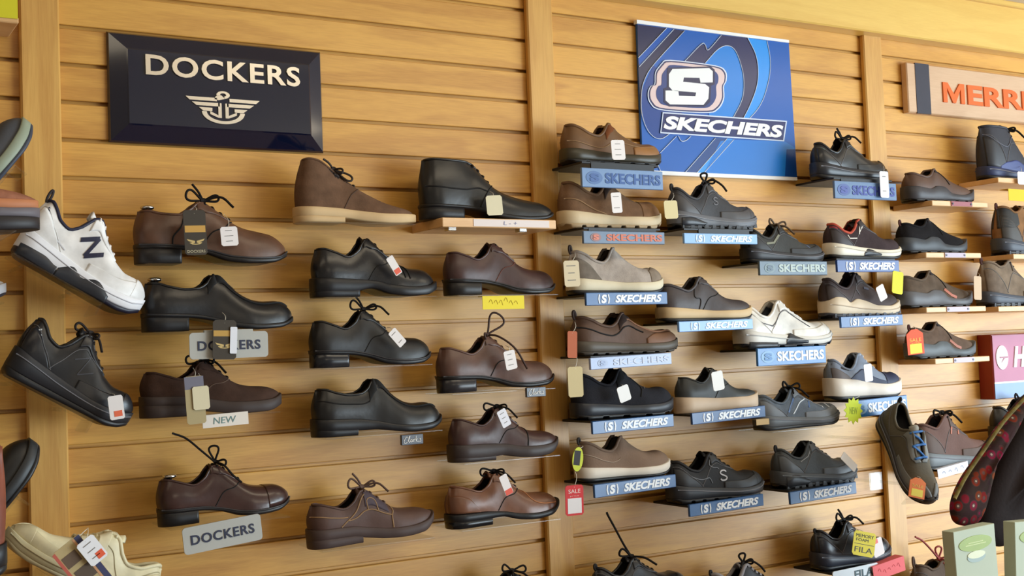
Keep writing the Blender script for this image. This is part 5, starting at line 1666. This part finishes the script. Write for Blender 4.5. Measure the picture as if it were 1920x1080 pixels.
tag(e, 'clear shelf reaching out under the tan suede shoe', 'shelf', 'clear shelves')
MB().box(.0, .25, -.47, 0, -.004, 0, .001).build('shelf_plate', ACRYLIC, e)
SHOES['L2'][1].d['sole'][2:] and None
rubber_band = [c for c in rt.children if c.name.startswith('orange_band')][0]
rubber_band.data.materials.clear(); rubber_band.data.materials.append(rubber((186, 120, 80), .6))
CREAM = leather((216, 206, 170), .5)
put('L6', 'sneaker', 'cream velcro strap walking shoe with patterned hang tag at the bottom corner', 'sneaker', CREAM, [rubber((206, 198, 162), .55), rubber((190, 180, 146), .55)], (4, 982, None, None), group=G_SLANT, depth=-.20, rot=(0, R(-33), R(180)), Lfix=.285, hfix=True, shelf=None, bowst=None, lace_col=CREAM,
    lining=mat((190, 180, 150), .9), extras=sneaker_extras(leather((210, 198, 160), .5), eyestay=False, rail=(186, 176, 140), sc_=(170, 160, 126)) + [('patch', 'velcro_strap', leather((220, 210, 176), .5), .44, .50, [(.44, .35), (.50, .35)], [(.44, 1), (.5, 1)], .016), ('patch', 'velcro_strap', leather((220, 210, 176), .5), .54, .60, [(.54, .35), (.60, .35)], [(.54, 1), (.6, 1)], .016)])
slant_stand('L6', 'slanted clear stand under the cream strap shoe', .1, .7)

put('L7', 'boot', 'reddish brown tall boot whose heel edge shows at the bottom picture edge', 'boot', leather((128, 66, 44), .5), [BLKS, BLKS], (None, 834, 14, 1120), cat='boot', group=G_SLANT, depth=-.34, rot=(0, 0, R(180)), Lfix=.30, shelf=None, bowst=None)
rt = SHOES['L7'][0]
e = empty('display_shelf', (rt.location.x, 0, rt.location.z))
tag(e, 'clear shelf reaching out under the reddish brown tall boot', 'shelf', 'clear shelves')
MB().box(-.28, .0, -.39, 0, -.0045, -.0005, .001).build('shelf_plate', ACRYLIC, e)
put('L8', 'sneaker', 'white shoe toe peeking in above the black walking sneaker', 'sneaker', NB_WHITE, [rubber((226, 226, 230), .5), rubber((60, 60, 70), .4)], (None, 508, 12, 575), group=G_SLANT, depth=-.056, Lfix=.29, hfix=True, shelf='clear', shelf_label='clear shelf under the white shoe toe at the picture edge', bowst=None,
    over=dict(z=[(0, .33), (.25, .25), (.43, .38), (.6, .265), (.8, .195), (1, .155)]))

# ---- lowest row, mostly below the picture
G_LOW = 'shoes on the lowest row'
put('H1', 'sneaker', 'black shoe with a tall upright lace at the bottom', 'sneaker', leather((34, 35, 40), .35), [BLKS, BLKS], (1106, 1046, 1288, None), group=G_LOW, hfix=True, shelf='black', shelf_label='black shelf under the shoe with the tall lace', bowst='tall', pull=(mat((30, 30, 32), .8), .05), lining=mat((40, 38, 38), .9), extras=sneaker_extras(leather((38, 39, 44), .3)))
put('H2', 'sneaker', 'black sneaker with grey padded collar barely showing at the bottom edge', 'sneaker', mat((48, 48, 54), .6), [BLKS, BLKS], (1322, 1058, 1490, None), group=G_LOW, hfix=True, shelf='black', shelf_label='black shelf under the grey collared sneaker', bowst='knot', collar=mat((150, 146, 150), .85), pull=(mat((36, 36, 40), .8), .05), over=dict(rim=.02))
put('H3', 'sneaker', 'black slip resistant sneaker with yellow printed tag', 'sneaker', leather((32, 32, 36), .38), [rubber((44, 46, 56), .4), BLKS], (1517, 978, 1671, 1071), group=G_LOW, shelf='black', shelf_label='black shelf with white sign under the yellow tagged sneaker', bowst='wild',
    sign=dict(cx=1603, cy=1077, style='plain', w=.17, h=.040, bg=(206, 212, 216), rot=R(-1.5)), extras=sneaker_extras(leather((38, 39, 46), .32)), pull=(mat((28, 28, 30), .8), .03))
s = [c for c in SHOES['H3'][2].children if c.name.startswith('name_sign')][0]
lettering('FILA', .07, .022, .001, plain((60, 84, 90)), s, (.03, -.004, 0), .02, 0)
put('H4', 'sneaker', 'dark laced shoe whose lace loop peeks in by the centre post', 'oxford', BLKM, [BLKS, BLKS], (862, 1074, 1080, None), group=G_LOW, hfix=True, Lfix=None, shelf='clear', shelf_label='clear shelf under the peeking dark shoe', bowst='bow')
put('H5', 'hiking_shoe', 'brown shoe with red pull loop beside the green box', 'hiker', mat((92, 74, 60), .75, .3, .3, 180, .15), [BLKS, BLKS], (1703, 1050, 1850, None), group=G_LOW, hfix=True, shelf='wood', shelf_label='wooden shelf under the brown shoe with red loop', bowst='up', lace_col=mat((150, 60, 56), .7), pull=(mat((86, 66, 54), .8), .10), lining=mat((30, 26, 26), .9), extras=sneaker_extras(mat((80, 64, 54), .7)))

# ---------------------------------------------------------------- tags and cards
T_W = (232, 226, 224)
T_C = (214, 204, 172)
hang_tag('dark printed hang tag with gold band on the reddish brown shoe', 366, 436, 42, 84, (62, 54, 44), rot=-2, attach=(366, 388), lines=0, name='hang_tag', sticker=(0, .08, .92, .15, (196, 150, 70)), text=((0, -.20, .8, .13, 'wings', (196, 170, 110)), (0, -.42, .8, .06, 'DOCKERS', (190, 180, 150))))
hang_tag('white price tag on the reddish brown shoe', 430, 443, 32, 36, T_W, rot=-4, attach=(420, 402), lines=3)
hang_tag('dark printed hang tag with gold band over the grey name plate', 421, 637, 44, 74, (64, 56, 46), rot=2, attach=(416, 585), y=-.165, name='hang_tag', sticker=(0, .16, .95, .15, (186, 146, 70)), text=((0, -.14, .8, .15, 'wings', (196, 170, 110)),))
hang_tag('narrow white tag beside the dark tag on the grey name plate', 438, 638, 13, 50, (226, 228, 236), rot=3, attach=(424, 606), y=-.168)
hang_tag('long beige hang tag with blue top on the dark brown matte shoe', 366, 750, 36, 90, (172, 156, 116), rot=-3, attach=(362, 690), name='hang_tag', sticker=(0, .36, 1.0, .26, (112, 110, 124)))
hang_tag('cream price tag over the long beige hang tag', 377, 746, 31, 44, T_C, rot=-3, attach=(372, 700), y=-.158)
hang_tag('cream price tag on the black ankle boot', 927, 385, 30, 37, T_C, rot=-4, attach=(914, 358))
hang_tag('white tag with orange sticker on the rugged soled black shoe', 739, 498, 14, 38, T_W, rot=-32, attach=(722, 478), ya=-.09, sticker=(0, -.32, .8, .26, (226, 96, 70)))
hang_tag('white price tag on the black plain laced dress shoe', 745, 633, 17, 36, T_W, rot=-42, attach=(726, 614), ya=-.09, lines=2)
hang_tag('white price tag on the mid brown square toe shoe', 957, 675, 21, 36, T_W, rot=-10, attach=(948, 648), ya=-.09, lines=3)
hang_tag('white price tag on the dark brown round toe shoe', 945, 784, 17, 34, (226, 226, 234), rot=-24, attach=(936, 768), ya=-.09, lines=3)
hang_tag('white tag with red end on the tan brown shoe', 949, 909, 15, 40, T_W, rot=-22, attach=(938, 890), ya=-.09, sticker=(0, -.36, .9, .26, (222, 88, 66)))
hang_tag('white tag with orange sticker on the black walking sneaker', 218, 764, 28, 45, T_W, rot=-6, y=-.20, attach=(204, 738), ya=-.14, sticker=(.08, -.26, .55, .24, (226, 106, 70)))
hang_tag('white price tag on the brown leather slip-on beside the banner', 1159, 281, 25, 37, T_W, rot=-3, attach=(1150, 262), lines=3)
hang_tag('white price tag on the brown suede slip-on with cream sole', 1156, 380, 19, 38, T_W, rot=-4, attach=(1150, 362), lines=2)
hang_tag('cream hang tag at the heel of the pale grey slip-on', 1072, 513, 29, 49, (206, 190, 158), rot=-2, attach=(1078, 474), ya=-.10, name='hang_tag', lines=3)
hang_tag('orange brown hang tag at the heel of the moc toe slip-on', 1073, 646, 18, 50, (176, 90, 50), rot=3, attach=(1078, 604), ya=-.10, name='hang_tag')
hang_tag('beige hang tag dangling at the heel of the black knit slip-on', 1079, 716, 28, 57, (196, 178, 132), rot=0, attach=(1078, 660), ya=-.13, name='hang_tag')
hang_tag('white price tag on the black knit slip-on', 1170, 738, 22, 30, (238, 238, 238), rot=-16, attach=(1160, 722), ya=-.10)
hang_tag('black oval tag with lime edge at the heel of the taupe slip-on', 1083, 861, 20, 46, (196, 206, 60), rot=10, attach=(1092, 836), ya=-.10, name='hang_tag', shape='oval', sticker=(-.08, .05, .6, .6, (34, 28, 30)), y=-.135)
hang_tag('red sale tag with white panel hanging below the taupe slip-on', 1077, 938, 34, 57, (200, 44, 46), rot=1, attach=(1078, 882), ya=-.13, name='sale_tag', sticker=(0, -.18, .76, .50, (222, 216, 216)), text=((0, .30, .66, .13, 'SALE', (236, 214, 206)), (0, .14, .5, .05, 'price', (232, 190, 180))))
hang_tag('cream price tag at the heel of the charcoal hiking sneaker', 1258, 393, 25, 34, (214, 200, 152), rot=-3, attach=(1262, 362), ya=-.10)
hang_tag('white price tag on the smooth charcoal sneaker with tan sole', 1346, 714, 21, 36, (238, 238, 236), rot=-8, attach=(1338, 694), ya=-.09)
hang_tag('white price tag on the toe of the charcoal trail sneaker', 1592, 866, 32, 16, (250, 248, 246), rot=40, y=-.172, attach=(1578, 853), ya=-.12)
hang_tag('long white tag hanging over the steel blue sign', 1658, 346, 16, 49, (236, 236, 240), rot=0, y=-.165, attach=(1650, 306), ya=-.09, lines=2)
hang_tag('white price tag on the beige soled brown sneaker', 1653, 549, 15, 29, T_W, rot=-24, attach=(1642, 535), ya=-.09)
hang_tag('white price tag on the navy and grey sneaker', 1628, 699, 15, 33, (232, 234, 240), rot=-4, attach=(1624, 682), ya=-.09)
hang_tag('yellow tag at the heel of the clog with orange flash', 1683, 530, 20, 42, (216, 210, 44), rot=8, attach=(1686, 508), ya=-.10, name='hang_tag')
hang_tag('orange sale tag at the heel of the brown suede clog', 1716, 641, 31, 47, (238, 84, 36), rot=-3, attach=(1712, 612), ya=-.10, name='sale_tag', shape='tag', sticker=(0, -.27, .72, .38, (246, 214, 56)), text=((0, .08, .7, .14, 'SALE', (236, 180, 60)), (0, -.05, .5, .06, 'price', (236, 180, 60))))
hang_tag('white tag on the tall black winter boot', 1916, 334, 16, 24, (226, 224, 232), rot=0, attach=(1906, 308), ya=-.10)
hang_tag('long cream tag at the heel of the taupe hiking boot', 1833, 540, 14, 44, (206, 178, 146), rot=3, attach=(1834, 512), ya=-.10, name='hang_tag')
hang_tag('orange sale tag on the hiking shoe with blue laces', 1720, 915, 30, 38, (246, 124, 36), rot=14, attach=(1720, 893), y=-.375, ya=-.33, name='sale_tag', shape='tag', sticker=(0, -.24, .72, .36, (252, 224, 60)), text=((0, .1, .7, .14, 'SALE', (236, 196, 80)),))
hang_tag('yellow printed tag on the black sneaker of the lowest row', 1620, 1020, 42, 46, (214, 194, 46), rot=14, attach=(1600, 990), ya=-.10, name='hang_tag', text=((0, .32, .8, .14, 'MEMORY', (52, 46, 30)), (-.1, .15, .55, .12, 'FOAM', (52, 46, 30)), (0, -.02, .9, .02, '-', (52, 46, 30)), (0, -.25, .8, .22, 'FILA', (60, 54, 36))))
hang_tag('white and pink price tag behind the yellow printed tag', 1646, 1026, 20, 34, (238, 226, 222), rot=-14, attach=(1640, 1005), y=-.148, ya=-.10, sticker=(-.2, .36, .6, .24, (236, 120, 110)))
hang_tag('lime yellow star tag over the bright blue sign', 1600, 770, 36, 52, (206, 222, 50), rot=5, y=-.162, attach=(1612, 742), ya=-.15, name='star_tag', shape='star', text=((0, 0, .4, .25, 'NEW', (150, 170, 40)),))
hang_tag('patterned hang tag with blue starred edge on the cream strap shoe', 155, 1062, 62, 110, (186, 166, 120), rot=-35, y=-.30, attach=(165, 990), ya=-.24, name='hang_tag', sticker=(.40, 0, .18, .98, (62, 64, 100)), text=((-.12, .22, .5, .22, 'block', (104, 84, 66)), (-.05, -.12, .55, .26, 'block', (92, 76, 62)), (-.45, 0, .10, .96, 'block', (190, 92, 76)), (.26, 0, .06, .96, 'block', (206, 150, 110))))
hang_tag('white price tag with orange sticker on the cream strap shoe', 173, 1032, 38, 52, (238, 238, 242), rot=-35, y=-.31, attach=(165, 990), ya=-.24, sticker=(.2, -.28, .4, .26, (232, 96, 60)), lines=3)
flat_card('handwritten white card on the shelf edge of the matte brown shoe', 423, 787, 86, 24, (226, 218, 208), y=-.136, text=((-.02, 0, .50, .50, 'NEW', (96, 130, 130)),), rot=-2, back=.02)
flat_card('yellow handwritten sticky note under the burgundy brown shoe', 944, 567, 78, 25, (234, 214, 58), y=-.137, marks=(6, (176, 150, 40)), name='sticky_note', back=.02)
flat_card('pink handwritten card beside the white sign on the lowest row', 1667, 1066, 60, 28, (236, 110, 112), y=-.160, rot=-7, marks=(5, (206, 80, 88)), back=.03)
flat_card('white paper card on the shelf edge of the brown mesh hiking shoe', 1787, 881, 58, 18, (226, 226, 238), y=-.150, rot=-6, marks=(4, (150, 158, 186)), back=.03)
flat_card('yellow paper card on the shelf of the tall black boot', 1908, 366, 34, 22, (230, 192, 36), y=-.150, rot=1, back=.03)


# ---------------------------------------------------------------- the flowered bag and boxes in front
def floral():
    m = bpy.data.materials.new('floral_print')
    m.use_nodes = True
    nt = m.node_tree
    b = nt.nodes['Principled BSDF']
    b.inputs['Roughness'].default_value = .9
    b.inputs['Specular IOR Level'].default_value = .12
    tc = nt.nodes.new('ShaderNodeTexCoord')
    v = nt.nodes.new('ShaderNodeTexVoronoi'); v.inputs['Scale'].default_value = 40
    nt.links.new(tc.outputs['Object'], v.inputs['Vector'])
    r = nt.nodes.new('ShaderNodeValToRGB')
    cr = r.color_ramp
    cr.interpolation = 'CONSTANT'
    cr.elements[0].position = 0; cr.elements[0].color = (*lin((176, 158, 140)), 1)
    cr.elements[1].position = .12; cr.elements[1].color = (*lin((96, 60, 60)), 1)
    for pos, c in ((.24, (118, 26, 38)), (.44, (74, 42, 42)), (.52, (54, 36, 34))):
        q = cr.elements.new(pos); q.color = (*lin(c), 1)
    nt.links.new(v.outputs['Distance'], r.inputs['Fac'])
    v2 = nt.nodes.new('ShaderNodeTexVoronoi'); v2.inputs['Scale'].default_value = 40
    nt.links.new(tc.outputs['Object'], v2.inputs['Vector'])
    hs = nt.nodes.new('ShaderNodeHueSaturation')
    sp = nt.nodes.new('ShaderNodeSeparateColor')
    nt.links.new(v2.outputs['Color'], sp.inputs[0])
    mp = nt.nodes.new('ShaderNodeMapRange'); mp.inputs['To Min'].default_value = .48; mp.inputs['To Max'].default_value = .54
    nt.links.new(sp.outputs[0], mp.inputs['Value'])
    nt.links.new(mp.outputs[0], hs.inputs['Hue'])
    nt.links.new(r.outputs['Color'], hs.inputs['Color'])
    nt.links.new(hs.outputs['Color'], b.inputs['Base Color'])
    return m


def pillow(poly, depth, thick, name, m, parent, org):
    """A stuffed body with the given outline (pixels at depth), fat in the middle."""
    q = np.array([P(a, b, depth) for a, b in poly])[:, [0, 2]] - np.array([org[0], org[2]])
    q = smooth_curve(q, 48, True)
    c = q.mean(0)
    rings = []
    y0 = depth - org[1]
    for k in np.linspace(-1, 1, 15):
        s = max(.02, math.sqrt(max(0, 1 - abs(k) ** 3.0)))
        rings.append([(c[0] + (x - c[0]) * s, y0 + k * thick / 2, c[1] + (z - c[1]) * s) for x, z in q])
    mb = MB().grid(np.array(rings), False, True)
    n = 48
    mb.f += [tuple(range(n))[::-1], tuple(range(len(mb.v) - n, len(mb.v)))]
    return mb.build(name, m, parent, True)


org = P(1860, 900, -.62)
bag = empty('shoulder_bag', org)
tag(bag, 'dark quilted shoulder bag with flowered panel at the picture edge', 'bag')
pillow([(1925, 738), (1880, 792), (1838, 852), (1805, 900), (1786, 945), (1790, 978), (1812, 986), (1832, 975), (1846, 920), (1870, 840), (1918, 768)], -.66, .05, 'flowered_panel', floral(), bag, org)
pillow([(1950, 738), (1890, 812), (1850, 890), (1824, 965), (1826, 995), (1856, 1022), (1888, 1014), (1930, 940), (1975, 850), (2000, 780)], -.62, .10, 'dark_body', mat((34, 24, 22), .85, .2, .3, 120, .2), bag, org)
pillow([(1990, 860), (1930, 930), (1904, 985), (1900, 1040), (1930, 1050), (1990, 960)], -.60, .06, 'flowered_pocket', bag.children[0].data.materials[0], bag, org)
MB().tube(smooth_curve([(P(a, b, -.685) - org) for a, b in ((1930, 738), (1884, 788), (1846, 842), (1812, 892), (1790, 935))], 24), .0042, 6).build('piping', mat((110, 96, 48), .8, .2, .3, 60, .5, vscale=60), bag, True)


def box_card(label, x0, y0, x1, y1, depth, tilt):
    c = P((x0 + x1) / 2, (y0 + y1) / 2, depth)
    w, h = px_size((x0 + x1) / 2, (y0 + y1) / 2, x1 - x0, y1 - y0, depth)
    o = empty('product_box', c, (0, R(tilt), 0))
    tag(o, label, 'box', 'grey green product boxes')
    MB().box(-w / 2, w / 2, 0, .03, -h / 2, h / 2, .001).build('carton', mat((176, 184, 162), .6, .3, 0, 1, .03), o)
    MB().box(-w / 2 + .0005, w / 2 - .0005, -.0006, .001, -h / 2, -h * .12).build('teal_panel', mat((120, 148, 146), .6, .3, 0, 1, .03), o)
    mb = MB()
    ts = np.linspace(0, 2 * math.pi, 28, endpoint=False)
    ov = lambda cx, cz, rx, rz, y: [(cx + rx * math.cos(t), cz + rz * math.sin(t)) for t in ts]
    MB().prism(ov(0, h * .33, w * .40, h * .085, 0), -.0012, .001).build('green_oval', mat((136, 156, 50), .5), o)
    MB().prism(ov(0, h * .18, w * .22, h * .06, 0), -.0010, .001).build('teal_arc', mat((140, 158, 150), .5), o)
    MB().prism(ov(0, h * .205, w * .21, h * .042, 0), -.0014, .001).build('cream_oval', mat((206, 208, 172), .5), o)
    for dz, ww in ((.012, .36), (-.012, .5)):
        MB().box(-w * ww / 2, w * ww / 2, -.0015, -.0010, h * (.33 + dz) - .0008, h * (.33 + dz) + .0008).build('printing', plain((200, 208, 150), .6), o)
    return o


box_card('grey green box with green oval below the flowered bag', 1794, 988, 1872, 1160, -.78, -2)
box_card('grey green box cut by the picture edge beside the bag', 1905, 975, 1985, 1150, -.78, 3)
# the counter they stand on, just below the picture
ctr = MB().box(P(1700, 1100, -.78)[0], P(2150, 1100, -.78)[0], -.98, -.60, 0, P(1840, 1160, -.78)[2] - .004, .004).build('display_counter', mat((150, 112, 70), .5))
tag(ctr, 'low wooden counter under the grey green boxes', 'counter')
